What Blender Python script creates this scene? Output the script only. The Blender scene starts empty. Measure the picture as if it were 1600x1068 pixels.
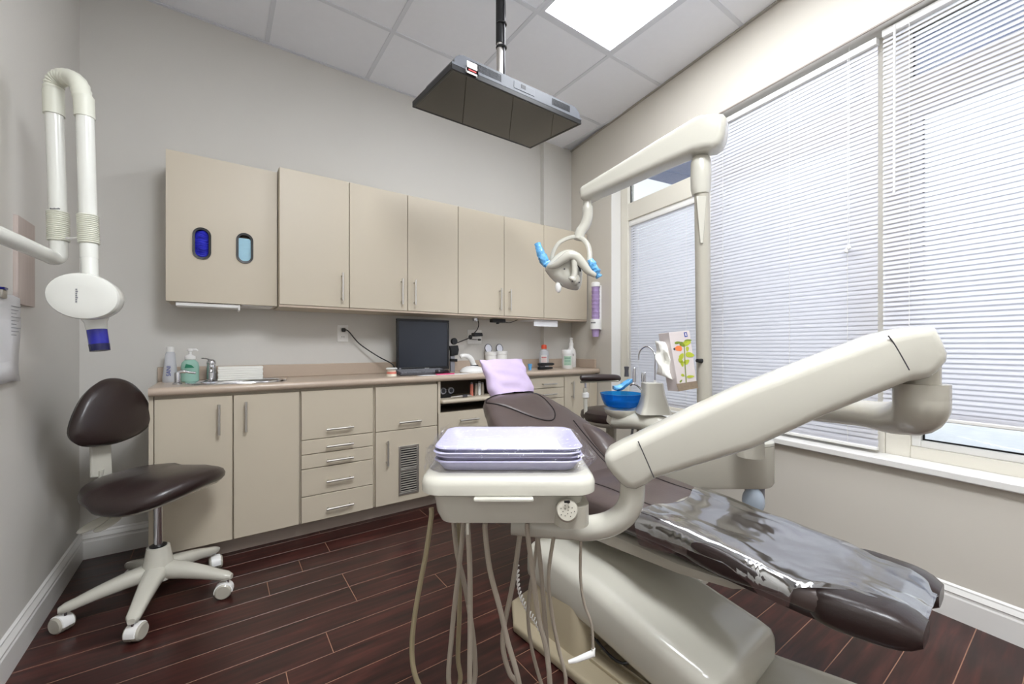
import bpy, bmesh, math, random
from mathutils import Vector, Matrix
random.seed(7)
R = math.radians; PI = math.pi
scene = bpy.context.scene
col = scene.collection

# ------------------------------------------------------------------ camera, sky, exposure
FPX, CXP, HYP, TH, EYE = 648.0, 800.0, 541.0, R(35.4), 1.086
cam = bpy.data.cameras.new('camera'); camo = bpy.data.objects.new('camera', cam); col.objects.link(camo)
camo.location = (0, 0, EYE); camo.rotation_euler = (PI/2, 0, -TH)
cam.sensor_width = 36; cam.lens = FPX/1600*36; cam.shift_y = (HYP-534)/1600
cam.clip_start = 0.02
scene.camera = camo
w = bpy.data.worlds.new('sky'); scene.world = w; w.use_nodes = True
wb = w.node_tree.nodes['Background']; wb.inputs[0].default_value = (.90, .95, 1.0, 1); wb.inputs[1].default_value = .76
PANEL_POWER = 17.5
vs = scene.view_settings
vs.view_transform = 'Standard'; vs.look = 'None'; vs.gamma = 1; vs.use_curve_mapping = False; vs.exposure = 1.28

# ------------------------------------------------------------------ measuring helpers (metres; the eye stands at the origin)
S_, C_ = math.sin(TH), math.cos(TH)
def cw(lat, t, z): return Vector((t*S_+lat*C_, t*C_-lat*S_, z))
def P(u, v, t): return cw((u-CXP)/FPX*t, t, EYE-(v-HYP)/FPX*t)
def ray(u, v): return P(u, v, 1.0)-Vector((0, 0, EYE))
E0 = Vector((0, 0, EYE))
def PY(u, v, y): r = ray(u, v); return E0+r*(y/r.y)
def PX(u, v, x): r = ray(u, v); return E0+r*(x/r.x)
def PZ(u, v, z): r = ray(u, v); return E0+r*((z-EYE)/r.z)
def PP(u, v, q, n): r = ray(u, v); n = Vector(n); return E0+r*((Vector(q)-E0).dot(n)/r.dot(n))
# window wall: s runs along it (0 at the corner, negative towards the viewer), d goes outwards
WP = Vector((2.805, 2.949, 0)); WA = R(8.6); WD = Vector((math.sin(WA), math.cos(WA), 0)); WO = Vector((math.cos(WA), -math.sin(WA), 0))
def W(s, d, z): return WP+WD*s+WO*d+Vector((0, 0, z))
def wall_x(y): return WP.x+(y-WP.y)*math.tan(WA)
LX, BY, RY, CZ = -.573, 3.0, -1.45, 2.976      # left wall, back wall, rear wall, ceiling

# ------------------------------------------------------------------ materials
def lin(c): return tuple((x/255/12.92 if x/255 <= .04045 else ((x/255+.055)/1.055)**2.4) for x in c)
def newmat(name):
    m = bpy.data.materials.new(name); m.use_nodes = True; return m, m.node_tree.nodes, m.node_tree.links, m.node_tree.nodes['Principled BSDF']
def mat(name, rgb, rough=.5, metal=0, var=.04, scale=6, bump=0, bscale=60, coat=0, spec=.5, stretch=None):
    """paint-like material: colour with slight noise variation, optional fine relief"""
    m, N, L, b = newmat(name); c = lin(rgb)
    tc = N.new('ShaderNodeTexCoord'); nz = N.new('ShaderNodeTexNoise'); nz.inputs['Scale'].default_value = scale; nz.inputs['Detail'].default_value = 3
    mp = N.new('ShaderNodeMapping'); L.new(tc.outputs['Object'], mp.inputs[0]); L.new(mp.outputs[0], nz.inputs['Vector'])
    if stretch: mp.inputs['Scale'].default_value = stretch
    mx = N.new('ShaderNodeMix'); mx.data_type = 'RGBA'; L.new(nz.outputs['Fac'], mx.inputs[0])
    mx.inputs[6].default_value = tuple(x*(1-var) for x in c)+(1,); mx.inputs[7].default_value = tuple(min(1, x*(1+var)) for x in c)+(1,)
    L.new(mx.outputs[2], b.inputs['Base Color'])
    b.inputs['Roughness'].default_value = rough; b.inputs['Metallic'].default_value = metal
    b.inputs['Coat Weight'].default_value = coat; b.inputs['Coat Roughness'].default_value = .08
    b.inputs['Specular IOR Level'].default_value = spec
    if bump:
        n2 = N.new('ShaderNodeTexNoise'); n2.inputs['Scale'].default_value = bscale; n2.inputs['Detail'].default_value = 4
        L.new(mp.outputs[0], n2.inputs['Vector']); bp = N.new('ShaderNodeBump'); bp.inputs['Strength'].default_value = bump; bp.inputs['Distance'].default_value = .01
        L.new(n2.outputs['Fac'], bp.inputs['Height']); L.new(bp.outputs[0], b.inputs['Normal'])
    return m
def film(name, rgb, tint=1.0, gloss=.12, rough=.08, bump=0, bscale=40, base=0.0):
    """clear plastic or glass: light passes, the surface mirrors by angle"""
    m, N, L, b = newmat(name); N.remove(b); out = N['Material Output']
    tr = N.new('ShaderNodeBsdfTransparent'); tr.inputs[0].default_value = lin(rgb)+(1,)
    gl = N.new('ShaderNodeBsdfGlossy'); gl.inputs['Roughness'].default_value = rough; gl.inputs[0].default_value = (1, 1, 1, 1)
    lw = N.new('ShaderNodeLayerWeight'); lw.inputs[0].default_value = .5
    mp = N.new('ShaderNodeMapRange'); mp.inputs[3].default_value = base; mp.inputs[4].default_value = gloss
    L.new(lw.outputs['Fresnel'], mp.inputs[0])
    mx = N.new('ShaderNodeMixShader'); L.new(mp.outputs[0], mx.inputs[0]); L.new(tr.outputs[0], mx.inputs[1]); L.new(gl.outputs[0], mx.inputs[2])
    L.new(mx.outputs[0], out.inputs[0])
    if bump:
        tc = N.new('ShaderNodeTexCoord'); n2 = N.new('ShaderNodeTexNoise'); n2.inputs['Scale'].default_value = bscale; n2.inputs['Detail'].default_value = 2; n2.inputs['Distortion'].default_value = 1.2
        L.new(tc.outputs['Object'], n2.inputs['Vector']); bp = N.new('ShaderNodeBump'); bp.inputs['Strength'].default_value = bump; bp.inputs['Distance'].default_value = .02
        L.new(n2.outputs['Fac'], bp.inputs['Height']); L.new(bp.outputs[0], gl.inputs['Normal'])
    return m
def tinted(name, rgb, rough=.15, trans=.8):
    m, N, L, b = newmat(name); c = lin(rgb)
    tc = N.new('ShaderNodeTexCoord'); nz = N.new('ShaderNodeTexNoise'); nz.inputs['Scale'].default_value = 9; L.new(tc.outputs['Object'], nz.inputs['Vector'])
    mx = N.new('ShaderNodeMix'); mx.data_type = 'RGBA'; L.new(nz.outputs['Fac'], mx.inputs[0]); mx.inputs[6].default_value = tuple(x*.9 for x in c)+(1,); mx.inputs[7].default_value = tuple(min(1, x*1.1) for x in c)+(1,)
    L.new(mx.outputs[2], b.inputs['Base Color']); b.inputs['Transmission Weight'].default_value = trans; b.inputs['Roughness'].default_value = rough; b.inputs['IOR'].default_value = 1.2
    return m
def emit(name, rgb, power):
    m, N, L, b = newmat(name); b.inputs['Base Color'].default_value = (.9, .9, .9, 1)
    b.inputs['Emission Color'].default_value = lin(rgb)+(1,); b.inputs['Emission Strength'].default_value = power; return m
M = {}
M['wall'] = mat('wall_paint', (213, 210, 204), .75, var=.012, scale=3, bump=.03, bscale=220)
M['wallw'] = mat('window_wall_paint', (211, 205, 194), .75, var=.012, scale=3, bump=.03, bscale=220)
M['trim'] = mat('trim_paint', (232, 230, 226), .35, var=.01)
M['tile'] = mat('ceiling_tile', (243, 244, 249), .85, var=.015, scale=30, bump=.12, bscale=400)
M['bar'] = mat('grid_bar', (222, 224, 230), .5, var=.01)
M['cab'] = mat('cabinet_laminate', (202, 191, 171), .42, var=.018, scale=4)
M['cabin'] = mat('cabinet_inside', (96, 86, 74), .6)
M['toe'] = mat('toe_kick_laminate', (182, 168, 156), .5)
M['counter'] = mat('counter_laminate', (192, 174, 156), .28, var=.03, scale=90)
M['steel'] = mat('brushed_steel', (208, 204, 198), .42, 1, var=.06, scale=40, stretch=(1, 1, 12))
M['chrome'] = mat('chrome', (205, 205, 208), .12, 1)
M['unit'] = mat('equipment_white', (199, 196, 184), .2, var=.012, scale=3, coat=.45)
M['unit2'] = mat('equipment_grey_white', (180, 175, 162), .26, var=.015, scale=3, coat=.2)
M['plateb'] = mat('base_plate_beige', (168, 156, 132), .42, var=.03)
M['xray'] = mat('xray_white', (224, 224, 217), .25, var=.008, coat=.3)
M['bellow'] = mat('bellows_white', (216, 216, 202), .45, var=.01)
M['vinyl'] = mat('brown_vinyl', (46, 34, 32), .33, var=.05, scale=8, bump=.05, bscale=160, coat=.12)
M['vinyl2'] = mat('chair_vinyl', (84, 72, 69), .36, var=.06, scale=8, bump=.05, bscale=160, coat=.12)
M['seam'] = mat('seam_dark', (28, 20, 20), .5)
M['black'] = mat('black_plastic', (22, 22, 24), .35, var=.1)
M['darkgrey'] = mat('dark_grey_plastic', (72, 70, 74), .45, var=.05)
M['grey'] = mat('grey_plastic', (140, 140, 146), .4, var=.03)
M['silver'] = mat('silver_plastic', (100, 103, 109), .35, .0, var=.03)
M['white'] = mat('white_plastic', (238, 237, 234), .35, var=.01)
M['paper'] = mat('paper', (240, 240, 243), .8, var=.01, bump=.03, bscale=30)
M['towel'] = mat('paper_towel', (246, 245, 238), .9, var=.01, bump=.05, bscale=300)
M['hose'] = mat('hose_grey_beige', (166, 156, 142), .45, var=.04)
M['hose2'] = mat('hose_olive_beige', (156, 144, 116), .45, var=.04)
M['lilac'] = mat('lilac_tray', (184, 181, 208), .35, var=.012)
M['purple'] = mat('purple_paper_cover', (208, 189, 220), .8, var=.015, bump=.1, bscale=25)
M['cup'] = mat('purple_cup', (188, 164, 210), .45, var=.02)
M['bluedk'] = mat('cobalt_plastic', (16, 22, 150), .2, var=.12, scale=25, coat=.3)
M['blueglove'] = mat('blue_gloves', (45, 48, 190), .45, var=.5, scale=30, bump=.6, bscale=45)
M['bluemask'] = mat('pale_blue_masks', (165, 208, 226), .6, var=.06, scale=20, stretch=(1, 1, 6))
M['bluefilm'] = mat('blue_barrier_film', (96, 170, 226), .25, var=.3, scale=35, bump=.8, bscale=50, coat=.4)
M['bowl'] = tinted('blue_bowl_plastic', (45, 155, 228), .05, .8)
M['clear'] = film('clear_plastic', (254, 254, 255), gloss=.2, rough=.06, bump=1.0, bscale=26, base=.02)
M['sheet'] = film('clear_plastic_sheet', (226, 227, 234), gloss=1.0, rough=.13, bump=.22, bscale=6, base=.33)
M['glass'] = film('window_glass', (250, 252, 253), gloss=.6, rough=.01, base=.02)
M['frame'] = mat('window_frame_vinyl', (226, 221, 208), .4, var=.01)
M['gasket'] = mat('black_gasket', (14, 14, 16), .6)
M['pink'] = mat('pink_paper', (232, 80, 130), .7)
M['gum'] = mat('pink_gum', (222, 130, 112), .4, var=.1, scale=60)
M['teeth'] = mat('model_teeth', (238, 230, 214), .3)
M['red'] = mat('red_cap', (222, 82, 50), .4)
M['soap'] = tinted('green_soap', (172, 214, 198), .2, .25)
M['clearb'] = tinted('clear_bottle', (238, 240, 246), .12, .45)
M['ink'] = mat('blue_ink', (40, 60, 150), .6)
M['inkg'] = mat('green_ink', (30, 120, 90), .6)
M['inkr'] = mat('red_ink', (200, 70, 70), .6)
M['inkk'] = mat('dark_ink', (60, 60, 66), .6)
M['groove'] = mat('plank_joint', (156, 116, 94), .6, var=.15, scale=20)
# dark cherry planks: streaks along the board, each board a little different
def plankmat():
    m, N, L, b = newmat('cherry_plank'); tc = N.new('ShaderNodeTexCoord'); oi = N.new('ShaderNodeObjectInfo')
    ad = N.new('ShaderNodeVectorMath'); ad.operation = 'ADD'; sc = N.new('ShaderNodeVectorMath'); sc.operation = 'SCALE'; sc.inputs['Scale'].default_value = 40
    cb = N.new('ShaderNodeCombineXYZ'); L.new(oi.outputs['Random'], cb.inputs[0]); L.new(oi.outputs['Random'], cb.inputs[1]); L.new(cb.outputs[0], sc.inputs[0])
    L.new(tc.outputs['Object'], ad.inputs[0]); L.new(sc.outputs[0], ad.inputs[1])
    mp = N.new('ShaderNodeMapping'); mp.inputs['Scale'].default_value = (3.2, 34, 1); L.new(ad.outputs[0], mp.inputs[0])
    nz = N.new('ShaderNodeTexNoise'); nz.inputs['Scale'].default_value = 1; nz.inputs['Detail'].default_value = 6; nz.inputs['Distortion'].default_value = .6; L.new(mp.outputs[0], nz.inputs['Vector'])
    n2 = N.new('ShaderNodeTexNoise'); n2.inputs['Scale'].default_value = 4.5; n2.inputs['Detail'].default_value = 2; L.new(ad.outputs[0], n2.inputs['Vector'])
    ra = N.new('ShaderNodeValToRGB'); e = ra.color_ramp.elements
    e[0].position = .28; e[0].color = lin((35, 19, 17))+(1,); e[1].position = .75; e[1].color = lin((90, 46, 40))+(1,)
    k = ra.color_ramp.elements.new(.5); k.color = lin((59, 30, 27))+(1,)
    L.new(nz.outputs['Fac'], ra.inputs[0])
    mx = N.new('ShaderNodeMix'); mx.data_type = 'RGBA'; mx.blend_type = 'MULTIPLY'; mx.inputs[0].default_value = .55
    r2 = N.new('ShaderNodeValToRGB'); r2.color_ramp.elements[0].position = .3; r2.color_ramp.elements[0].color = (.45, .4, .4, 1); r2.color_ramp.elements[1].position = .7; r2.color_ramp.elements[1].color = (1, 1, 1, 1)
    L.new(n2.outputs['Fac'], r2.inputs[0]); L.new(ra.outputs[0], mx.inputs[6]); L.new(r2.outputs[0], mx.inputs[7]); L.new(mx.outputs[2], b.inputs['Base Color'])
    b.inputs['Roughness'].default_value = .3; b.inputs['Specular IOR Level'].default_value = .45
    bp = N.new('ShaderNodeBump'); bp.inputs['Strength'].default_value = .08; bp.inputs['Distance'].default_value = .004; L.new(nz.outputs['Fac'], bp.inputs['Height']); L.new(bp.outputs[0], b.inputs['Normal'])
    return m
M['plank'] = plankmat()
def slatmat():
    m, N, L, b = newmat('blind_slat'); N.remove(b); out = N['Material Output']
    tc = N.new('ShaderNodeTexCoord'); nz = N.new('ShaderNodeTexNoise'); nz.inputs['Scale'].default_value = 3; L.new(tc.outputs['Object'], nz.inputs['Vector'])
    mx = N.new('ShaderNodeMix'); mx.data_type = 'RGBA'; L.new(nz.outputs['Fac'], mx.inputs[0]); mx.inputs[6].default_value = lin((222, 222, 228))+(1,); mx.inputs[7].default_value = lin((232, 232, 238))+(1,)
    d = N.new('ShaderNodeBsdfDiffuse'); t = N.new('ShaderNodeBsdfTranslucent'); s = N.new('ShaderNodeMixShader'); s.inputs[0].default_value = .36
    g = N.new('ShaderNodeBsdfGlossy'); g.inputs['Roughness'].default_value = .35; s2 = N.new('ShaderNodeMixShader'); s2.inputs[0].default_value = .05
    L.new(mx.outputs[2], d.inputs[0]); L.new(mx.outputs[2], t.inputs[0]); L.new(d.outputs[0], s.inputs[1]); L.new(t.outputs[0], s.inputs[2])
    L.new(s.outputs[0], s2.inputs[1]); L.new(g.outputs[0], s2.inputs[2]); L.new(s2.outputs[0], out.inputs[0]); return m
M['slat'] = slatmat()

# ------------------------------------------------------------------ mesh building
class MB:
    def __init__(s): s.v = []; s.f = []
    def add(s, vs, fs):
        k = len(s.v); s.v += [Vector(x) for x in vs]; s.f += [tuple(i+k for i in f) for f in fs]; return s
    def box(s, x0, x1, y0, y1, z0, z1, fn=None):
        q = [(x, y, z) for z in (z0, z1) for x, y in ((x0, y0), (x1, y0), (x1, y1), (x0, y1))]
        if fn: q = [fn(*p) for p in q]
        return s.add(q, [(0, 3, 2, 1), (4, 5, 6, 7), (0, 1, 5, 4), (1, 2, 6, 5), (2, 3, 7, 6), (3, 0, 4, 7)])
    def loft(s, rings, cap=True, closed=True):
        n = len(rings[0]); vs = [p for r in rings for p in r]; fs = []
        for i in range(len(rings)-1):
            for j in range(n if closed else n-1):
                a = i*n+j; b = i*n+(j+1) % n; fs.append((a, b, b+n, a+n))
        if cap: fs.append(tuple(range(n))[::-1]); fs.append(tuple(range((len(rings)-1)*n, len(rings)*n)))
        return s.add(vs, fs)
    def prism(s, poly, off):
        """polygon of 3-D points pushed along the vector off"""
        off = Vector(off); a = [Vector(p) for p in poly]; return s.loft([a, [p+off for p in a]])
    def tube(s, pts, r, n=12, cap=True, flat=1.0):
        pts = [Vector(p) for p in pts]; m = len(pts); rs = r if isinstance(r, (list, tuple)) else [r]*m
        T = []
        for i in range(m):
            d = pts[min(i+1, m-1)]-pts[max(i-1, 0)]; T.append(d.normalized())
        up = Vector((0, 0, 1)) if abs(T[0].z) < .9 else Vector((1, 0, 0))
        x = up.cross(T[0]).normalized(); rings = []
        for i in range(m):
            x = (x-T[i]*x.dot(T[i])).normalized(); y = T[i].cross(x)
            rings.append([pts[i]+(x*math.cos(2*PI*k/n)+y*math.sin(2*PI*k/n)*flat)*rs[i] for k in range(n)])
        return s.loft(rings, cap)
    def lathe(s, prof, c=(0, 0, 0), n=24, axis=(0, 0, 1), cap=True):
        ax = Vector(axis).normalized(); q = Vector((0, 0, 1)).rotation_difference(ax).to_matrix(); c = Vector(c)
        rings = [[c+q @ Vector((r*math.cos(2*PI*k/n), r*math.sin(2*PI*k/n), z)) for k in range(n)] for r, z in prof]
        return s.loft(rings, cap)
    def ell(s, c, rad, n=20, m=12, mtx=None):
        c = Vector(c); q = []
        for i in range(1, m):
            a = PI*i/m-PI/2
            q.append([Vector((rad[0]*math.cos(a)*math.cos(2*PI*k/n), rad[1]*math.cos(a)*math.sin(2*PI*k/n), rad[2]*math.sin(a))) for k in range(n)])
        return s.loft([[c+(mtx @ p if mtx else p) for p in r] for r in q])
    def build(s, name, m, parent=None, world=False, bevel=0, seg=2, smooth=40, sub=0, kind=None):
        vs = s.v
        loc = None
        if parent is None:
            lo = [min(p[i] for p in vs) for i in range(3)]; hi = [max(p[i] for p in vs) for i in range(3)]
            loc = Vector(((lo[0]+hi[0])/2, (lo[1]+hi[1])/2, lo[2])); vs = [p-loc for p in vs]
        elif world:
            inv = parent.matrix_basis.inverted()
            if parent.parent: inv = inv @ parent.parent.matrix_basis.inverted()
            vs = [inv @ p for p in vs]
        me = bpy.data.meshes.new(name); me.from_pydata([tuple(p) for p in vs], [], s.f)
        bm = bmesh.new(); bm.from_mesh(me); bmesh.ops.recalc_face_normals(bm, faces=bm.faces); bm.to_mesh(me); bm.free()
        me.materials.append(M[m] if isinstance(m, str) else m)
        o = bpy.data.objects.new(name, me); col.objects.link(o)
        if parent is not None: o.parent = parent
        if loc: o.location = loc
        if smooth:
            me.polygons.foreach_set('use_smooth', [True]*len(me.polygons)); me.set_sharp_from_angle(angle=R(smooth))
        if bevel:
            b = o.modifiers.new('bevel', 'BEVEL'); b.width = bevel; b.segments = seg; b.limit_method = 'ANGLE'; b.angle_limit = R(40); b.harden_normals = False
        if sub:
            b = o.modifiers.new('sub', 'SUBSURF'); b.levels = sub; b.render_levels = sub
        if kind: o['kind'] = kind
        return o
def thing(name, label, cat, loc=(0, 0, 0), rz=0, group=None):
    o = bpy.data.objects.new(name, None); col.objects.link(o); o.empty_display_size = .05
    o.location = loc; o.rotation_euler = (0, 0, rz); o['label'] = label; o['category'] = cat
    if group: o['group'] = group
    o.matrix_basis = Matrix.Translation(Vector(loc)) @ Matrix.Rotation(rz, 4, 'Z')
    return o
def tag(o, label, cat, group=None):
    o['label'] = label; o['category'] = cat
    if group: o['group'] = group
    return o
def struct(o, label=None):
    o['kind'] = 'structure'
    if label: o['label'] = label
    return o
def dup_tree(o, parent=None):
    c = o.copy(); col.objects.link(c); c.parent = parent
    for ch in list(o.children): dup_tree(ch, c)
    return c
def smooth_path(pts, k=6):
    pts = [Vector(p) for p in pts]; q = [pts[0]*2-pts[1]]+pts+[pts[-1]*2-pts[-2]]; out = []
    for i in range(1, len(q)-2):
        a, b, c, d = q[i-1:i+3]
        for j in range(k):
            t = j/k; out.append(.5*((2*b)+(c-a)*t+(2*a-5*b+4*c-d)*t*t+(3*b-a-3*c+d)*t**3))
    out.append(pts[-1]); return out
def rrect(w, h, r, n=5):
    """rounded rectangle, half sizes w and h"""
    out = []
    for cx, cy, a0 in ((w-r, h-r, 0), (-w+r, h-r, 90), (-w+r, -h+r, 180), (w-r, -h+r, 270)):
        for i in range(n+1): a = R(a0+90*i/n); out.append((cx+r*math.cos(a), cy+r*math.sin(a)))
    return out
def superel(w, h, e=.45, n=28):
    out = []
    for k in range(n):
        a = 2*PI*k/n; c, s = math.cos(a), math.sin(a)
        out.append((w*math.copysign(abs(c)**e, c), h*math.copysign(abs(s)**e, s)))
    return out
def interp(tab, x):
    if x <= tab[0][0]: return tab[0][1]
    for (a, p), (b, q) in zip(tab, tab[1:]):
        if x <= b:
            t = (x-a)/(b-a); t = t*t*(3-2*t)*.5+t*.5; return p+(q-p)*t
    return tab[-1][1]
def text(body, size, m, parent, pos, right, up, depth=.0004, world=True):
    """flat lettering lying in the plane spanned by right and up"""
    cu = bpy.data.curves.new('lettering', 'FONT'); cu.body = body; cu.size = size; cu.align_x = 'CENTER'; cu.align_y = 'CENTER'; cu.extrude = depth; cu.resolution_u = 2
    o = bpy.data.objects.new('tmp', cu); col.objects.link(o); dg = bpy.context.evaluated_depsgraph_get()
    me = bpy.data.meshes.new_from_object(o.evaluated_get(dg)); bpy.data.objects.remove(o); bpy.data.curves.remove(cu)
    rt, up = Vector(right).normalized(), Vector(up).normalized(); nm = rt.cross(up); pos = Vector(pos)
    inv = Matrix.Identity(4)
    if world:
        inv = parent.matrix_basis.inverted()
        if parent.parent: inv = inv @ parent.parent.matrix_basis.inverted()
    for vtx in me.vertices: vtx.co = inv @ (pos+rt*vtx.co.x+up*vtx.co.y+nm*vtx.co.z)
    me.materials.clear(); me.materials.append(M[m]); t = bpy.data.objects.new('lettering', me); col.objects.link(t); t.parent = parent
    return t
def clip(poly, n, d):
    """keep the side where n.p <= d"""
    out = []
    for i in range(len(poly)):
        a, b = poly[i], poly[(i+1) % len(poly)]; fa = n[0]*a[0]+n[1]*a[1]-d; fb = n[0]*b[0]+n[1]*b[1]-d
        if fa <= 0: out.append(a)
        if fa*fb < 0: t = fa/(fa-fb); out.append((a[0]+(b[0]-a[0])*t, a[1]+(b[1]-a[1])*t))
    return out

# ------------------------------------------------------------------ the room
fl = MB(); fl.add([(LX-.1, RY-.1, -.0006), (3.1, RY-.1, -.0006), (3.1, BY+.1, -.0006), (LX-.1, BY+.1, -.0006), (LX-.1, RY-.1, -.1), (3.1, RY-.1, -.1), (3.1, BY+.1, -.1), (LX-.1, BY+.1, -.1)],
    [(0, 1, 2, 3), (7, 6, 5, 4), (0, 4, 5, 1), (1, 5, 6, 2), (2, 6, 7, 3), (3, 7, 4, 0)])
floor = struct(fl.build('floor', 'groove', smooth=0), 'dark cherry laminate plank floor')
PW_, PL_ = .1301, 1.21
rnd = random.Random(3)
y = .266-14*PW_
while y < BY:
    x = LX-rnd.choice((.15, .45, .75, 1.0, .3)); y0, y1 = max(y, RY)+.0011, min(y+PW_, BY)-.0011
    while x < wall_x(y1)+.02:
        x0, x1 = max(x, LX)+.0011, min(x+PL_, wall_x(y1)+.04)-.0011
        if x1-x0 > .04 and y1-y0 > .02:
            q = .0007; b = MB()
            b.add([(x0, y0, -.004), (x1, y0, -.004), (x1, y1, -.004), (x0, y1, -.004), (x0, y0, -.0008), (x1, y0, -.0008), (x1, y1, -.0008), (x0, y1, -.0008),
                   (x0+q, y0+q, 0), (x1-q, y0+q, 0), (x1-q, y1-q, 0), (x0+q, y1-q, 0)],
                  [(0, 1, 5, 4), (1, 2, 6, 5), (2, 3, 7, 6), (3, 0, 4, 7), (4, 5, 9, 8), (5, 6, 10, 9), (6, 7, 11, 10), (7, 4, 8, 11), (8, 9, 10, 11)])
            b.build('plank', 'plank', floor, world=True, smooth=0)
        x += PL_
    y += PW_
def wallbox(name, m, *boxes, fn=None, label=None):
    b = MB()
    for q in boxes: b.box(*q, fn=fn)
    return struct(b.build(name, m, smooth=0), label)
wallbox('wall_left', 'wall', (LX-.12, LX, RY-.12, BY+.12, 0, 3.0), label='light grey painted wall on the left')
wallbox('wall_back', 'wall', (LX, 2.95, BY, BY+.12, 0, 3.0), label='light grey painted wall behind the cabinets')
wallbox('wall_rear', 'wall', (LX, 2.4, RY-.12, RY, 0, 3.0))
cx0 = PY(850, 300, 2.949).x
b = MB(); b.prism([(cx0, 2.949, 0), (wall_x(2.949)+.02, 2.949, 0), (wall_x(3.0)+.02, 3.0, 0), (cx0, 3.0, 0)], (0, 0, 2.99))
struct(b.build('wall_corner', 'wall', smooth=0), 'boxed-in pipe chase in the corner above the cabinets')
SO, SE = -.58, -3.75          # window opening along the wall
OZ0, OZ1 = .585, 2.543
wallbox('wall_right', 'wallw', (SO, .3, 0, .2, 0, 3.0), (-4.6, SO, 0, .2, 0, OZ0-.03), (-4.6, SO, 0, .2, OZ1, 3.0), (-4.6, SE, 0, .2, OZ0-.03, OZ1), fn=W, label='cream painted window wall')
b = MB(); b.box(SE, SO, -.03, .10, OZ0-.03, OZ0+.004, fn=W); struct(b.build('trim_1', 'trim', bevel=.006), 'white window sill board')
b = MB(); b.box(SO-.004, SO+.0, .002, .10, OZ0, OZ1, fn=W); b.box(SE, SO, .002, .1, OZ1-.004, OZ1, fn=W); struct(b.build('trim_2', 'trim', smooth=0), 'white window reveal lining')
# baseboards with a moulded profile
PROF = [(0, 0), (.016, 0), (.016, .085), (.013, .092), (.013, .100), (.016, .104), (.010, .116), (.007, .122), (.007, .128), (0, .135)]
def baseboard(name, p0, p1, nrm, label):
    n = Vector(nrm); b = MB(); b.loft([[Vector(p)+n*d+Vector((0, 0, z)) for d, z in PROF] for p in (p0, p1)]); struct(b.build(name, 'trim', smooth=0), label)
baseboard('baseboard_left', (LX, RY, 0), (LX, BY, 0), (1, 0, 0), 'white moulded baseboard along the left wall')
baseboard('baseboard_back', (LX+.012, BY, 0), (-.26, BY, 0), (0, -1, 0), 'short white moulded baseboard beside the sink cabinet')
baseboard('baseboard_right', W(-.5, 0, 0), W(-4.4, 0, 0), -WO, 'white moulded baseboard under the windows')
# ceiling: grid bars and lay-in tiles
ce = MB(); ce.box(LX-.1, 3.1, RY-.1, BY+.1, 2.992, 3.05); ceil = struct(ce.build('ceiling', 'bar', smooth=0), 'suspended ceiling of white tiles in a metal grid')
GX = [-.968, -.358, .252, .862, 1.472, 2.079, 2.689]; GY = [-2.51, -1.89, -1.27, -.65, -.03, .59, 1.21, 1.83, 2.45, 3.07]
wn = (math.cos(WA), -math.sin(WA)); wd = wn[0]*WP.x+wn[1]*WP.y
def room_clip(poly, e=0): 
    for n, d in (((-1, 0), -LX), ((0, 1), BY), ((0, -1), -RY), (wn, wd)): poly = clip(poly, n, d-e) if poly else poly
    return poly
LIGHT_CELLS = {(4, 6), (4, 5), (2, 4), (2, 3)}
for i in range(len(GX)-1):
    for j in range(len(GY)-1):
        if (i, j) in LIGHT_CELLS: continue
        g = .012
        q = room_clip([(GX[i]+g, GY[j]+g), (GX[i+1]-g, GY[j]+g), (GX[i+1]-g, GY[j+1]-g), (GX[i]+g, GY[j+1]-g)], .004)
        if len(q) > 2:
            b = MB(); b.prism([(p[0], p[1], CZ+.004) for p in q], (0, 0, .012)); b.build('ceiling_tile', 'tile', ceil, world=True, smooth=0)
def bar(x0, x1, y0, y1):
    q = room_clip([(x0, y0), (x1, y0), (x1, y1), (x0, y1)])
    if len(q) > 2: b = MB(); b.prism([(p[0], p[1], CZ) for p in q], (0, 0, .016)); b.build('grid_bar', 'bar', ceil, world=True, smooth=0)
for x in GX: bar(x-.012, x+.012, -2.5, 3.1)
for yy in GY:
    for x0, x1 in zip(GX, GX[1:]):
        if not (x0 in (GX[4],) and yy == GY[6]) and not (x0 == GX[2] and yy == GY[4]): bar(x0+.012, x1-.012, yy-.012, yy+.012)
M['wallangle'] = mat('wall_angle', (176, 172, 164), .5)
b = MB(); b.box(-4.6, .05, -.018, 0, CZ-.004, CZ+.002, fn=W); b.build('wall_angle', 'wallangle', ceil, world=True, smooth=0)
b = MB(); b.box(LX, 2.9, BY-.018, BY, CZ-.003, CZ+.002); b.build('wall_angle', 'bar', ceil, world=True, smooth=0)
M['panel'] = emit('light_diffuser', (246, 250, 255), PANEL_POWER); M['panel_dim'] = emit('light_diffuser_dimmed', (246, 250, 255), PANEL_POWER*.34)
def ceiling_light(i, j0, j1, label, m='panel'):
    x0, x1, y0, y1 = GX[i]+.012, GX[i+1]-.012, GY[j0]+.012, GY[j1]-.012
    t = thing('ceiling_light', label, 'ceiling light', ((x0+x1)/2, (y0+y1)/2, CZ))
    b = MB(); f = .022
    b.box(x0, x1, y0, y0+f, CZ-.002, CZ+.014); b.box(x0, x1, y1-f, y1, CZ-.002, CZ+.014); b.box(x0, x0+f, y0+f, y1-f, CZ-.002, CZ+.014); b.box(x1-f, x1, y0+f, y1-f, CZ-.002, CZ+.014)
    b.build('frame', 'bar', t, world=True, smooth=0)
    b = MB(); b.box(x0+f, x1-f, y0+f, y1-f, CZ+.004, CZ+.012); b.build('diffuser', m, t, world=True, smooth=0)
ceiling_light(4, 5, 7, 'bright white rectangular panel light set in the ceiling near the windows', 'panel_dim')
ceiling_light(2, 3, 5, 'added white panel light, unseen in the ceiling above the viewer')  # panel added out of view to brighten the room

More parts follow.
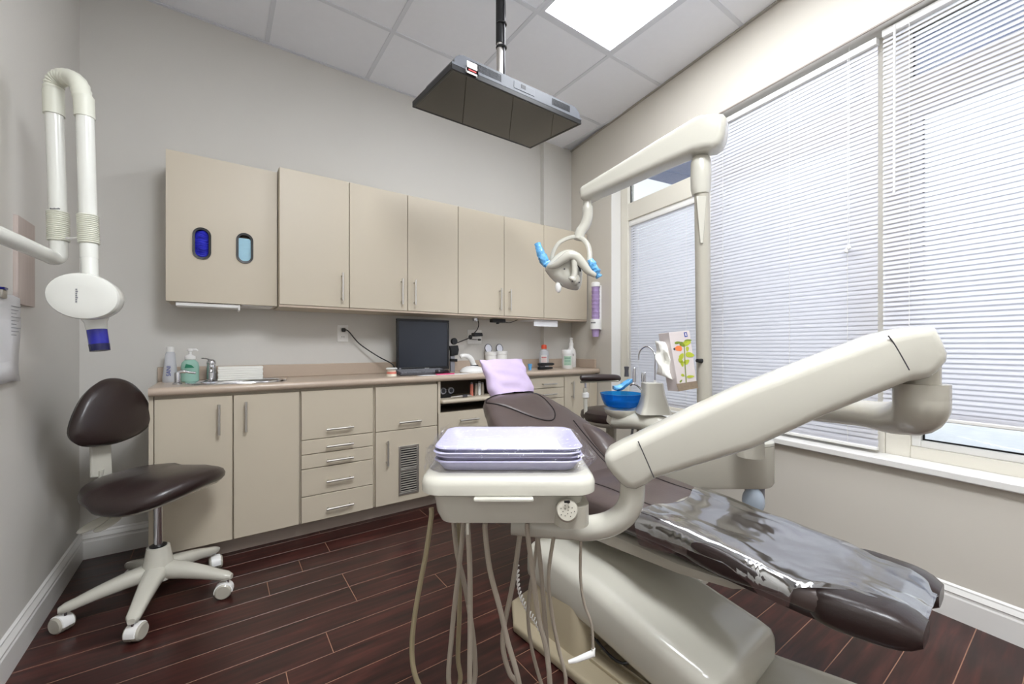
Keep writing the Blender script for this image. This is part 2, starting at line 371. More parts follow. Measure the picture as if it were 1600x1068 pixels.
# ------------------------------------------------------------------ windows
TZ0, TZ1, SZ0, SZ1 = 2.107, 2.28, .67, 2.50      # lower glass top, transom glass bottom, lower glass bottom, transom glass top
def window(n, s0, s1, g0, g1, label):
    t = struct(thing('window_%d' % n, label, 'window', W((s0+s1)/2, .1, OZ0))); del t['category']
    b = MB(); D0, D1 = .10, .17
    b.box(s0, g0, D0, D1, OZ0, OZ1, fn=W); b.box(g1, s1, D0, D1, OZ0, OZ1, fn=W)
    b.box(g0, g1, D0, D1, OZ0, SZ0-.03, fn=W); b.box(g0, g1, D0, D1, SZ1, OZ1, fn=W); b.box(g0, g1, D0, D1, TZ0+.03, TZ1, fn=W)
    b.build('frame', 'frame', t, world=True, bevel=.004)
    e = .032
    b = MB(); b.box(g0, g0+e*(-1 if g0 > g1 else 1), .112, .16, SZ0-.03, TZ0+.03, fn=W); b.box(g1+e*(1 if g0 > g1 else -1), g1, .112, .16, SZ0-.03, TZ0+.03, fn=W)
    b.box(g0-e, g1+e, .112, .16, SZ0-.03, SZ0, fn=W); b.box(g0-e, g1+e, .112, .16, TZ0, TZ0+.03, fn=W)
    b.build('sash', 'trim', t, world=True, bevel=.003)
    for nm, za, zb, ee in (('pane', SZ0, TZ0, e), ('transom_pane', TZ1, SZ1, 0)):
        b = MB(); b.box(g0-ee, g1+ee, .138, .142, za, zb, fn=W); b.build(nm, 'glass', t, world=True, smooth=0)
        b = MB(); k = .006
        b.box(g0-ee, g1+ee, .130, .137, za, za+k, fn=W); b.box(g0-ee, g1+ee, .130, .137, zb-k, zb, fn=W); b.box(g0-ee, g0-ee-k, .130, .137, za, zb, fn=W); b.box(g1+ee, g1+ee+k, .130, .137, za, zb, fn=W)
        b.build('gasket', 'gasket', t, world=True, smooth=0)
    return t
window(1, SO-.004, -1.46, -.67, -1.40, 'narrow white window nearest the corner with a transom above')
window(2, -1.46, -2.39, -1.53, -2.31, 'white middle window behind the wide closed blind')
window(3, -2.39, SE, -2.48, SE+.08, 'white window at the right with a transom and snow outside')
b = MB(); b.box(SE-.3, SO+.3, .17, .2, 0, OZ0, fn=W); 
# mini blinds
def slat_mesh(L, width, tilt):
    n = 5; pr = []
    for i in range(n):
        a = (i/(n-1)-.5); x = a*width; h = .0022*(1-4*a*a); pr.append((x, h))
    c, s = math.cos(tilt), math.sin(tilt); vs = []
    for e in (0, L):
        for x, h in pr: vs.append((e, x*c-h*s, x*s+h*c))
    fs = [(i, i+1, n+i+1, n+i) for i in range(n-1)]
    me = bpy.data.meshes.new('slat'); me.from_pydata(vs, [], fs); me.polygons.foreach_set('use_smooth', [True]*len(fs)); me.materials.append(M['slat']); return me
def blind(label, s0, s1, ztop, zbot, pitch, tilt, d, width=.025, head=.035, stack=0, cords=(), wand=None, group='white mini blinds on the windows', headmat='slat'):
    t = thing('window_blind', label, 'blind', W(s0, d, zbot), PI/2-WA+PI, group)   # local x runs along -s, local y outwards is -y
    L = abs(s1-s0); inv = t.matrix_basis.inverted()
    # local axes: x -> -WD ; y -> ?
    ydir = (inv.to_3x3() @ WO).y; me = slat_mesh(L, width, tilt*(1 if ydir > 0 else -1))
    z = ztop-head-.012; zs = []
    while z > zbot+.022+stack*.004: zs.append(z); z -= pitch
    zs += [zbot+.02+.004*i for i in range(stack)]
    r2 = random.Random(len(zs))
    for zz in zs:
        o = bpy.data.objects.new('slat', me); col.objects.link(o); o.parent = t; o.location = (0, 0, zz-zbot+r2.uniform(-.0006, .0006)); o.rotation_euler = (r2.uniform(-.03, .03), 0, 0)
    b = MB(); b.box(s0, s1, d-.018, d+.018, ztop-head, ztop, fn=W); b.build('headrail', 'trim', t, world=True, bevel=.003)
    b = MB(); b.box(s0, s1, d-.013, d+.013, zbot, zbot+.016, fn=W); b.build('bottom_rail', 'trim', t, world=True, bevel=.004)
    for s in cords:
        b = MB(); b.tube([W(s, d-.0155, ztop-head), W(s, d-.0155, zbot+.01)], .0011, 5); b.build('ladder_cord', 'white', t, world=True)
    if wand:
        s, zl = wand; b = MB(); b.tube([W(s, d-.03, ztop-head*.5), W(s, d-.035, zl)], .0045, 6, cap=True); b.build('wand', 'white', t, world=True)
    return t
blind('narrow white blind on the sash nearest the corner', -.70, -1.375, TZ0-.004, .60, .0215, R(66), .108, width=.024, head=.022, cords=(-.80, -1.27))
t = blind('wide white blind of the middle window, lowered almost to the sill', -1.50, -2.384, 2.515, .604, .0212, R(71), .05, stack=6, cords=(-1.60, -2.0, -2.27), head=.032)
b = MB(); p = W(-2.28, .028, PP(1342, 385, W(-2.28, .028, 0), WO).z); b.tube([p+Vector((0, 0, 1.0)), p], .0011, 5); b.build('lift_cord', 'white', t, world=True)
for k in range(2): b = MB(); b.lathe([(.002, .02), (.006, .012), (.0085, 0), (.006, -.004)], p+WD*(.012*k)+Vector((0, 0, -.014*k)), 10); b.build('cord_knob', 'white', t, world=True)
blind('white blind over the right window, raised a little above the sill', -2.404, -3.72, 2.53, .772, .0208, R(59), .05, stack=5, cords=(-2.50, -2.98, -3.4), wand=(-2.455, PP(1407, 300, W(-2.455, .015, 0), WO).z), head=.032)
M['headshade'] = mat('painted_head_shade', (150, 140, 130), .5)
b = MB(); b.box(SE, SO-.6, -.004, .02, OZ1-.003, OZ1+.004, fn=W); struct(b.build('head_shade_strip', 'headshade', smooth=0), 'thin grey strip painted in as shade at the head of the window opening')  # grey strip stands in for the shade under the recess head
# outside: snow on the ground and the blue underside of a canopy
M['snow'] = mat('snow', (244, 246, 248), .8, var=.12, scale=9, bump=.8, bscale=14)
b = MB(); nx, ny = 14, 18; vs = []
rs = random.Random(11)
for i in range(nx):
    for j in range(ny): vs.append(W(1.6-j*.42, .35+i*i*.09, .42+.02*i+rs.uniform(-.03, .03)+(.1 if i < 3 else 0)))
b.add(vs, [(i*ny+j, i*ny+j+1, (i+1)*ny+j+1, (i+1)*ny+j) for i in range(nx-1) for j in range(ny-1)])
o = b.build('snow_bank', 'snow'); o['kind'] = 'stuff'; o['label'] = 'bluish snow piled up outside the right window'
M['canopy'] = mat('canopy_blue', (70, 86, 128), .5, var=.12, scale=3)
b = MB(); b.box(-4.5, .1, .4, 1.55, 2.95, 3.10, fn=W); cn = b.build('building_canopy', 'canopy', smooth=0); tag(cn, 'dark blue canopy underside seen through the transom panes', 'canopy')
# ------------------------------------------------------------------ cabinets
def vhandle(parent, x, y, z0, z1):
    b = MB(); b.tube([(x, y-.030, z0-.012), (x, y-.030, z1+.012)], .0062, 10)
    for z in (z0+.006, z1-.006): b.tube([(x, y+.002, z), (x, y-.03, z)], .005, 8)
    b.build('handle', 'steel', parent, world=True)
def hhandle(parent, xc, y, z, half):
    b = MB(); b.tube([(xc-half, y-.030, z), (xc+half, y-.030, z)], .0062, 10)
    for x in (xc-half+.014, xc+half-.014): b.tube([(x, y+.002, z), (x, y-.03, z)], .005, 8)
    b.build('handle', 'steel', parent, world=True)
def panel(name, parent, x0, x1, y, z0, z1, th=.02, g=.0018, m='cab'):
    b = MB(); b.box(x0+g, x1-g, y, y+th, z0+g, z1-g); return b.build(name, m, parent, world=True, bevel=.0025, seg=2)
# wall cabinets
UF, UZ0, UZ1 = 2.69, 1.325, 2.11
ux = [PY(u, 400, UF).x for u in (436, 546, 637, 716, 788, 850)]; ux.append(wall_x(UF)-.012)
hz0, hz1 = 1.378, 1.524
def upper(k0, k1, handles, label):
    x0, x1 = ux[k0], ux[k1]
    t = thing('wall_cabinet', label, 'cabinet', ((x0+x1)/2, 2.85, UZ0), group='beige wall cabinets')
    b = MB(); b.box(x0+.0008, x1-.0008, UF+.022, BY-.003, UZ0-.012, UZ1); b.build('body', 'cab', t, world=True, smooth=0)
    b = MB(); b.box(x0+.0008, x1-.0008, UF+.004, UF+.022, UZ0-.012, UZ0); b.build('bottom_rail', 'counter', t, world=True, smooth=0)
    for k in range(k0, k1):
        d = panel('door', t, ux[k], ux[k+1], UF, UZ0, UZ1)
        if handles[k-k0] is not None:
            hx = ux[k]+.045+.0 if handles[k-k0] == 'l' else ux[k+1]-.045
            vhandle(d, hx, UF, hz0, hz1)
upper(0, 1, ['r'], 'beige wall cabinet with one door, next to the glove dispenser cabinet')
upper(1, 3, ['r', 'l'], 'beige two-door wall cabinet above the computer monitor')
upper(3, 5, ['r', 'l'], 'beige two-door wall cabinet above the mirror jars')
upper(5, 6, [None], 'beige wall cabinet with one plain door in the window corner')
# dispenser cabinet: doors with two oval openings
DF = 2.75; dx0, dx1, dz0, dz1 = PY(259, 400, DF).x, ux[0]-.003, 1.32, 2.095
t = thing('dispenser_cabinet', 'beige wall cabinet with two oval dispenser windows for gloves and masks', 'cabinet', ((dx0+dx1)/2, 2.87, dz0))
b = MB(); b.box(dx0+.004, dx1, DF+.05, BY, dz0, dz1); b.build('body', 'cab', t, world=True, smooth=0)
def oval(c, w, h, n=8):
    return [(c[0]+x, c[1]+z) for x, z in rrect(w, h, w-.0005, n)]
ov = [((PY(315.5, 380, DF).x), 1.632), ((PY(382.5, 388, DF).x), 1.633)]
OW, OH = .034, .078
# front with openings: each half is a strip ring around its oval
xm = (ov[0][0]+ov[1][0])/2
def front_half(xa, xb, c):
    o = oval(c, OW, OH); n = len(o); cx, cz = c; outer = []
    for x, z in o:
        dx, dz = x-cx, z-cz; k = []
        if dx > 1e-9: k.append((xb-cx)/dx)
        if dx < -1e-9: k.append((xa-cx)/dx)
        if dz > 1e-9: k.append((dz1-cz)/dz)
        if dz < -1e-9: k.append((dz0-cz)/dz)
        s = min(k); outer.append((cx+dx*s, cz+dz*s))
    cor = [(xa, dz0), (xb, dz0), (xb, dz1), (xa, dz1)]
    for q in cor:
        i = min(range(n), key=lambda i: (outer[i][0]-q[0])**2+(outer[i][1]-q[1])**2); outer[i] = q
    return o, outer
b = MB()
for c, xa, xb in ((ov[0], dx0, xm), (ov[1], xm, dx1)):
    o, ou = front_half(xa, xb, c); n = len(o)
    vs = [(x, DF, z) for x, z in o]+[(x, DF, z) for x, z in ou]+[(x, DF+.045, z) for x, z in o]+[(x, DF+.045, z) for x, z in ou]
    fs = []
    for i in range(n):
        j = (i+1) % n; fs += [(i, j, n+j, n+i), (2*n+i, 3*n+i, 3*n+j, 2*n+j), (i, 2*n+i, 2*n+j, j)]
        edge = lambda p, q: (abs(p[0]-q[0]) < 1e-6 and abs(p[0]-xm) < 1e-6)
        if not edge(ou[i], ou[j]): fs.append((n+i, n+j, 3*n+j, 3*n+i))
    b.add(vs, fs)
dfr = b.build('front_panel', 'cab', t, world=True, smooth=0)
for c, mm, nm in ((ov[0], 'blueglove', 'glove_insert'), (ov[1], 'bluemask', 'mask_insert')):
    o1 = oval(c, OW+.006, OH+.006); o2 = oval(c, OW-.005, OH-.005); n = len(o1)
    b = MB(); b.loft([[(x, DF-.006, z) for x, z in o2], [(x, DF-.007, z) for x, z in o1], [(x, DF+.001, z) for x, z in o1]], cap=False)
    b.loft([[(x, DF-.006, z) for x, z in o2], [(x, DF+.03, z) for x, z in o2]], cap=False)
    rg = b.build('oval_rim', 'black', dfr, world=True)
    b = MB(); zt = c[1]+OH-(.008 if mm == 'blueglove' else .022)
    if mm == 'blueglove':
        r3 = random.Random(4)
        for i in range(26):
            zz = c[1]-.066+.13*i/25; b.tube(smooth_path([(c[0]-.03+r3.uniform(0, .01), DF+.02, zz), (c[0]+r3.uniform(-.012, .012), DF+.006+r3.uniform(0, .008), zz+r3.uniform(-.012, .012)), (c[0]+.03, DF+.02, zz+r3.uniform(-.012, .012))], 4), .0075, 6)
    else:
        for i in range(5): b.box(c[0]-.029+i*.0015, c[0]+.029, DF+.004+i*.003, DF+.007+i*.003, c[1]-OH+.008, zt-i*.002)
    b.build(nm, mm, dfr, world=True)
b = MB(); xa, xb = PY(274, 475, DF).x, PY(374, 480, DF).x
b.box(xa, xb, DF+.01, DF+.12, dz0-.022, dz0-.002); b.box(xb-.006, xb+.004, DF+.008, DF+.12, dz0-.034, dz0-.002); b.build('dispenser_tray', 'white', t, world=True, bevel=.003)
b = MB(); b.box(xb+.01, dx1-.02, DF+.02, DF+.2, dz0-.006, dz0); b.build('bottom_strip', 'white', t, world=True, smooth=0)
# base cabinets
BF, BZ0, BZ1 = 2.55, .10, .838
def bx(u): return PY(u, 600, BF).x
def base(name, x0, x1, label, open_z=None, doors=True):
    t = thing(name, label, 'cabinet', ((x0+x1)/2, 2.77, 0), group='beige base cabinets')
    b = MB(); y0 = BF+.022
    if open_z is None: b.box(x0+.0008, x1-.0008, y0, BY-.02, BZ0, .852)
    else:
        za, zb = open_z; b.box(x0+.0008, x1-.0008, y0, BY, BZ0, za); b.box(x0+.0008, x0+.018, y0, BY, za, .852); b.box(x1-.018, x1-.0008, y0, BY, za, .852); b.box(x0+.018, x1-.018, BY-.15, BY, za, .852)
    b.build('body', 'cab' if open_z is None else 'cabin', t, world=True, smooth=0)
    b = MB(); b.box(x0, x1, BF+.10, BF+.12, 0, BZ0); b.build('toe_kick', 'toe', t, world=True, smooth=0)
    return t
X0, X1, X2, X3, X4, X5, X6, X7 = bx(240), bx(364), bx(469.2), bx(585), bx(684), 1.70, bx(882), bx(921)
t = base('sink_cabinet', X0, X2, 'beige two-door sink cabinet behind the brown stool')
d = panel('door', t, X0, X1-.001, BF, BZ0, BZ1); vhandle(d, .007, BF, .657, .786)
d = panel('door', t, X1+.001, X2-.004, BF, BZ0, BZ1); vhandle(d, .120, BF, .660, .790)
b = MB(); b.box(X0-.018, X0-.001, BF+.004, BY-.002, 0, .852); b.build('side_panel', 'cab', t, world=True, smooth=0)
t = base('drawer_cabinet', X2, X3, 'beige cabinet with five drawers left of the vented cabinet')
zz = [BZ1, .563, .481, .401, .247, BZ0]; hz = [.615, .518, .436, .319, .163]; xc = PY(530, 700, BF).x
for k in range(5):
    d = panel('drawer_front', t, X2+.004, X3-.006, BF, zz[k+1], zz[k]); hhandle(d, xc, BF, hz[k], .074)
t = base('vented_cabinet', X3, X4, 'beige cabinet with a drawer above a door with a steel air grille')
d = panel('drawer_front', t, X3+.006, X4-.002, BF, .559, BZ1); hhandle(d, PY(639, 658, BF).x, BF, .608, .074)
d = panel('door', t, X3+.006, X4-.002, BF, BZ0, .559); vhandle(d, PY(604, 700, BF).x, BF, .362, .492)
ga, gb, gz0, gz1 = PY(622.5, 700, BF).x, PY(654, 740, BF).x, .145, .455
b = MB(); f = .014
b.box(ga, gb, BF-.008, BF, gz0, gz0+f); b.box(ga, gb, BF-.008, BF, gz1-f, gz1); b.box(ga, ga+f, BF-.008, BF, gz0+f, gz1-f); b.box(gb-f, gb, BF-.008, BF, gz0+f, gz1-f); zm = (gz0+gz1)/2; b.box(ga+f, gb-f, BF-.007, BF, zm-.008, zm+.008)
gr = b.build('grille', 'steel', d, world=True, bevel=.001)
b = MB(); b.box(ga+f, gb-f, BF-.0012, BF-.0002, gz0+f, gz1-f); b.build('grille', 'black', d, world=True, smooth=0)
sl = MB(); sl.box(0, gb-ga-2*f, 0, .004, 0, .0055); 
M['grilleslat'] = mat('grille_slat', (176, 170, 160), .4); me0 = sl.build('slat', 'grilleslat', d, smooth=0); me0.location = (0, 0, 0)
n = 0; dl = d.matrix_basis.inverted() @ t.matrix_basis.inverted()
for za, zb in ((gz0+f, zm-.008), (zm+.008, gz1-f)):
    for k in range(9):
        o = me0 if n == 0 else me0.copy()
        if n: col.objects.link(o)
        o.location = dl @ Vector((ga+f, BF-.006, za+(zb-za)*(k+.3)/9.)); n += 1
t = base('pullout_cabinet', X4, X5, 'beige cabinet with an open bay and pull-out shelf behind the headrest', open_z=(.64, .85))
d = panel('drawer_front', t, X4+.004, X5, BF, .36, .64); hhandle(d, PY(735, 657, BF).x-.02, BF, .578, .074)
panel('drawer_front', t, X4+.004, X5, BF, BZ0, .36)
b = MB(); b.box(X4+.002, X4+.02, BF, BF+.022, .64, .85); b.build('side_panel', 'cab', t, world=True, smooth=0)
b = MB(); b.box(X4+.022, X5-.02, BF-.03, 2.82, .70, .728); b.build('pullout_shelf', 'cab', t, world=True, bevel=.012, seg=3)
t = base('drawer_cabinet', X5, X6, 'beige cabinet with a stack of shallow drawers right of the headrest')
zz = [BZ1, .752, .667, .59, .50, .30, BZ0]; xc = PY(856, 600, BF).x
for k in range(6):
    d = panel('drawer_front', t, X5+.002, X6-.003, BF, zz[k+1], zz[k]); hhandle(d, xc, BF, [.786, .703, .625, .54, .42, .2][k], .072)
xe = wall_x(BF)-.008
t = base('narrow_cabinet', X6, X7, 'narrow beige cabinet with one tall-handled door behind the armrest')
d = panel('door', t, X6+.003, X7-.001, BF, BZ0, BZ1); vhandle(d, PY(892.7, 610, BF).x, BF, .662, .785)
t = base('corner_cabinet', X7, xe, 'narrow beige filler cabinet in the window corner')
panel('door', t, X7+.001, xe, BF, BZ0, BZ1)
# counter top with a hole for the sink
CT0, CT1, CF = .853, .893, 2.518
cxl = PY(231, 604, CF).x
t = thing('countertop', 'long beige laminate countertop with a rounded front edge', 'countertop', (1.2, 2.76, CT0))
sx0, sx1, sy0, sy1 = -.105, .30, 2.61, 2.87
xr0, xr1 = wall_x(CF)-.004, wall_x(BY)-.004
b = MB()
nose = [(CF+.02, CT1), (CF+.010, CT1-.002), (CF+.003, CT1-.009), (CF, CT1-.02), (CF+.003, CT1-.031), (CF+.010, CT1-.038), (CF+.02, CT0)]
b.loft([[(cxl, y, z) for y, z in nose], [(xr0, y, z) for y, z in nose]])
b.box(cxl, sx0, CF+.02, BY, CT0, CT1); b.box(sx0, sx1, CF+.02, sy0, CT0, CT1); b.box(sx0, sx1, sy1, BY, CT0, CT1)
b.prism([(sx1, CF+.02, CT0), (xr0, CF+.02, CT0), (xr1, BY, CT0), (sx1, BY, CT0)], (0, 0, CT1-CT0))
b.build('worktop', 'counter', t, world=True, smooth=50)
b = MB(); b.box(PY(246, 590, 2.98).x, cx0, 2.98, BY, CT1, .972); b.box(cx0, wall_x(2.949)-.005, 2.930, 2.949, CT1, .972); b.build('backsplash', 'counter', t, world=True, bevel=.003)
b = MB(); b.loft([[W(s, -.019, CT1), W(s, -.001, CT1), W(s, -.001, .972), W(s, -.019, .972)] for s in (-.022, (CF+.05-2.949)/math.cos(WA))]); b.build('side_splash', 'counter', t, world=True, bevel=.003)
# sink
t = thing('sink', 'small oval stainless steel sink let into the countertop', 'sink', ((sx0+sx1)/2, (sy0+sy1)/2, CT1))
c = Vector(((sx0+sx1)/2, (sy0+sy1)/2, 0)); 
b = MB(); rings = []
for w_, h_, z in ((.235, .155, CT1+.001), (.233, .153, CT1+.006), (.212, .138, CT1+.006), (.196, .124, CT1-.004), (.175, .105, CT1-.11), (.12, .07, CT1-.125), (.02, .02, CT1-.126)):
    rings.append([(c.x+x, c.y+y, z) for x, y in superel(w_, h_, .8, 40)])
b.loft(rings, cap=False); b.build('basin', 'chrome', t, world=True)
b = MB(); b.lathe([(.022, 0), (.022, .003), (.004, .004)], (c.x, c.y, CT1-.1255), 16); b.build('drain', 'darkgrey', t, world=True)
def px_on_counter(u, v): return PZ(u, v, CT1)
p = px_on_counter(330, 597); p.y = 2.90
p = Vector((PY(330, 590, 2.885).x, 2.885, CT1))
t = thing('faucet', 'chrome single-lever faucet standing behind the sink', 'faucet', p)
b = MB(); b.lathe([(.030, 0), (.030, .006), (.025, .01), (.024, .07), (.021, .09)], (0, 0, 0), 20); b.build('body', 'chrome', t)
b = MB(); b.lathe([(.021, 0), (.023, .008), (.020, .022), (.010, .030)], (0, 0, .091), 20); b.build('lever_cap', 'chrome', t)
b = MB(); b.tube(smooth_path([(0, 0, .112), (-.02, -.02, .125), (-.042, -.045, .128)], 4), [.006]*8+[.005], 8, flat=.6); b.build('lever', 'chrome', t)
b = MB(); b.tube(smooth_path([(0, -.01, .055), (0, -.06, .075), (0, -.115, .07), (0, -.125, .055)], 4), .010, 10); b.build('spout', 'chrome', t)
# ------------------------------------------------------------------ shape helpers for equipment
def pillow(b, outline, nrm, th, prof=None, c=None):
    """soft pad: an outline in a plane, swelling to thickness th on both sides"""
    o = [Vector(p) for p in outline]; n = Vector(nrm).normalized(); c = Vector(c) if c else sum(o, Vector())/len(o)
    prof = prof or [(.3, -.5), (.62, -.47), (.84, -.38), (.95, -.24), (1, 0), (.95, .24), (.84, .38), (.62, .47), (.3, .5)]
    b.loft([[c+(p-c)*k+n*(th*h) for p in o] for k, h in prof]); return b
def close_path(pts, k=4):
    pts = [Vector(p) for p in pts]; n = len(pts); out = []
    for i in range(n):
        a, b_, c, d = pts[i-1], pts[i], pts[(i+1) % n], pts[(i+2) % n]
        for j in range(k):
            t = j/k; out.append(.5*((2*b_)+(c-a)*t+(2*a-5*b_+4*c-d)*t*t+(3*b_-a-3*c+d)*t**3))
    return out
def slab(b, outline, nrm, th, r=.02, n=4):
    """thick plate with rounded rims: outline in a plane, thickness th along nrm (towards +nrm from the outline plane)"""
    o = [Vector(p) for p in outline]; nv = Vector(nrm).normalized(); m = len(o)
    area = sum((o[i].cross(o[(i+1) % m])).dot(nv) for i in range(m)); sg = 1 if area > 0 else -1
    ins = []
    for i in range(m):
        e1 = (o[i]-o[i-1]).normalized(); e2 = (o[(i+1) % m]-o[i]).normalized(); d = (nv.cross(e1)+nv.cross(e2))
        d = d.normalized()*sg if d.length > 1e-6 else Vector(); ins.append(d)
    rings = []
    for k in range(n+1):
        a = PI/2*k/n; rings.append([o[i]+ins[i]*(r*(1-math.sin(a)))+nv*(r*(1-math.cos(a))) for i in range(m)])
    for k in range(n+1):
        a = PI/2*(1-k/n); rings.append([o[i]+ins[i]*(r*(1-math.sin(a)))+nv*(th-r*(1-math.cos(a))) for i in range(m)])
    b.loft(rings); return b

# ------------------------------------------------------------------ operator stool by the sink
SC = Vector((-.205, 2.315, 0))
def stool_base(t, a0, rad, ztop, m='unit', hubz=.235):
    b = MB(); b.lathe([(.062, .105), (.060, .13), (.045, .20), (.040, hubz), (.030, hubz+.002), (.020, hubz-.01)], n=24); b.build('hub', m, t)
    b = MB(); b.lathe([(.030, hubz+.001), (.030, hubz+.006), (.02, hubz+.008)], n=20); b.build('collar', 'black', t)
    b = MB(); b.lathe([(.0145, hubz-.02), (.0145, ztop)], n=18); b.build('gas_lift', 'chrome', t)
    for k in range(5):
        a = R(a0+72*k); d = Vector((math.cos(a), math.sin(a), 0)); s = Vector((-d.y, d.x, 0)); rings = []
        for q, wv, hv, z in ((.02, .040, .034, .138), (.10, .034, .030, .128), (.18, .028, .024, .112), (rad-.03, .024, .019, .096), (rad, .022, .016, .090), (rad+.018, .012, .010, .086)):
            rings.append([d*q+s*x+Vector((0, 0, z+y)) for x, y in superel(wv, hv, .7, 14)])
        b = MB(); b.loft(rings); lg = b.build('leg', m, t)
        cst = bpy.data.objects.new('caster', None) if False else None
        ra = a+R(70+37*k); ax = Vector((math.cos(ra), math.sin(ra), 0)); tv = Vector((-ax.y, ax.x, 0)); c = d*rad+tv*.012+Vector((0, 0, .032))
        b = MB(); b.lathe([(.010, -.027), (.026, -.027), (.031, -.022), (.032, -.006), (.029, -.004), (.029, .004), (.032, .006), (.031, .022), (.026, .027), (.010, .027)], c, 20, ax); w_ = b.build('wheel', 'unit2', lg)
        b = MB(); n = 12; rings = []
        for xx in (-.020, -.018, .018, .020):
            rr = .0345 if abs(xx) < .019 else .031
            rings.append([c+ax*xx+tv*(rr*math.cos(R(-10+200*i/n)))+Vector((0, 0, rr*math.sin(R(-10+200*i/n)))) for i in range(n+1)])
        b.loft(rings); b.build('caster_hood', 'white', lg)
        b = MB(); b.lathe([(.007, .03), (.007, .09)], d*rad, 10); b.build('caster_stem', 'chrome', lg)
t = thing('stool', 'brown vinyl operator stool with backrest on five white casters by the sink', 'stool', SC)
stool_base(t, -100, .272, .47)
fdir = Vector((.79, -.61, 0)); sdir = Vector((.61, .79, 0))    # facing; its left
def seat_rings(wf, layers):
    out = []
    for k, z, dr in layers:
        r = []
        for i in range(40):
            a = 2*PI*i/40; c, s = math.cos(a), math.sin(a)
            rf = .225*(1-.06*c); rs = .235*(1+.06*c)*(1-.05*abs(c))
            x = math.copysign(abs(c)**.82, c)*rf*k; y = math.copysign(abs(s)**.82, s)*rs*k
            sad = .022*(x/.22)**2*(1 if x > 0 else .3)-.045*max(0, x/.22)**2*0-.03*(y/.24)**2*(1 if x > -.05 else .3)
            r.append(fdir*x+sdir*y+Vector((0, 0, z+sad*dr)))
        out.append(r)
    return out
b = MB(); b.loft(seat_rings(1, [(.80, .470, 1), (.93, .474, 1), (.99, .490, 1), (1, .506, 1), (.965, .524, 1), (.88, .536, 1), (.7, .550, 1), (.45, .556, 1), (.15, .558, 1)])); b.build('seat', 'vinyl', t)
b = MB(); b.loft(seat_rings(1, [(.35, .445, .6), (.7, .452, .8), (.88, .464, 1), (.93, .476, 1)])); b.build('seat_pan', 'unit', t)
bc = Vector((-.375, 2.455, .80)); bn = (fdir*.96+Vector((0, 0, .1))).normalized()
opx = [(30, 400), (60, 280), (130, 150), (230, 62), (330, 42), (420, 70), (500, 150), (550, 260), (540, 340), (480, 400), (400, 440), (300, 470), (150, 485), (70, 462)]
ol = close_path([PP(100+x/4.107, 580+y/4.107, bc, bn) for x, y in opx], 3)
b = MB(); pillow(b, [p-SC for p in ol], bn, .075); b.build('backrest', 'vinyl', t)
pb = [PP(u, v, bc-bn*.045, bn)-SC for u, v in ((143, 690), (174, 690), (176, 742), (144, 746))]
b = MB(); b.prism(pb, -bn*.012); b.build('back_bracket', 'unit', t, bevel=.003)
b = MB(); q = (pb[2]+pb[3])/2-bn*.006; b.tube(smooth_path([q+Vector((0, 0, .03)), q+Vector((0, 0, -.05)), q*.6+Vector((0, 0, .17)), Vector((0, 0, .452))], 5), .022, 10, flat=.4); b.build('back_bracket', 'unit', t)
for u0, v0, u1, v1 in ((172, 808, 120, 830), (192, 806, 146, 828)):
    a, c = P(u0, v0, 1.66)-SC, P(u1, v1, 1.62)-SC
    b = MB(); b.tube([a+(a-c)*.7+Vector((0, 0, .02)), a], .004, 8); b.build('lever_rod', 'grey', t)
    b = MB(); m_ = (a+c)/2; dd = (c-a); pts = [m_+dd*(.5*math.cos(2*PI*i/20))+(Vector((dd.y, -dd.x, 0)).normalized()*.030*(1 if dd.x < 0 else -1)+Vector((0, 0, .012)))*math.sin(2*PI*i/20) for i in range(20)]; pillow(b, pts, (0, 0, 1), .010); b.build('lever', 'unit', t)

# ------------------------------------------------------------------ x-ray arm on the left wall
t = thing('xray_unit', 'white dental x-ray arm folded against the left wall with a blue cone', 'x-ray unit', (-.46, 2.04, 1.1))
T1, T2 = 1.41, 1.385
def xt(name, pts, r, m='xray', n=20, par=None): b = MB(); b.tube(pts, r, n); return b.build(name, m, par or t, world=True)
def bellows(name, pts, r, par=None, k=5):
    q = smooth_path(pts, k); q2 = []; rr = []
    for i, p in enumerate(q):
        q2.append(p); rr.append(r*(1.05 if i % 2 else .95))
    return xt(name, q2, rr, 'bellow', 20, par)
xt('arm_tube', [P(85, 178, T1), P(91, 335, T1)], .0228); xt('arm_tube', [P(133, 182, T2), P(138, 345, T2)], .0228)
xt('arm_collar', [P(83.5, 143, T1), P(84.5, 180, T1)], .0270, 'bellow'); xt('arm_collar', [P(131, 152, T2), P(132.5, 184, T2)], .0262, 'bellow')
bellows('bellows', [P(83.5, 148, T1), P(85.5, 130, T1), P(96, 121, T1-.003), P(110, 122, T1-.01), P(123, 132, T2+.004), P(130, 156, T2)], .0255, k=6)
bellows('bellows', [P(90.4, 331, T1), P(91.5, 377, T1)], .0275, k=30); bellows('bellows', [P(137, 336, T2), P(139, 381, T2)], .0268, k=30)
xt('lower_tube', smooth_path([P(91.5, 372, T1), P(92, 388, T1), P(91.5, 399, T1), P(84, 403, T1-.015), P(70, 397, T1-.06), P(40, 384, 1.25), P(-40, 350, 1.04), P(-120, 315, .88)], 5), .0232)
xt('head_tube', [P(139, 378, T2), P(139.6, 404, T2-.004)], .0225); xt('head_tube', [P(139.6, 403, T2-.004), P(141, 440, T2-.012)], .0215)
xt('link_pin', [P(104, 372, T1-.01), P(124, 371.5, T2-.005)], .004, 'white', 10)
hc = P(134, 463.5, 1.345); ax = (E0+Vector((.05, 0, 0))-hc); ax.z = 0; ax = (ax.normalized()+Vector((-.35, -.1, 0))).normalized(); upv = Vector((0, 0, 1)); sx = upv.cross(ax).normalized()
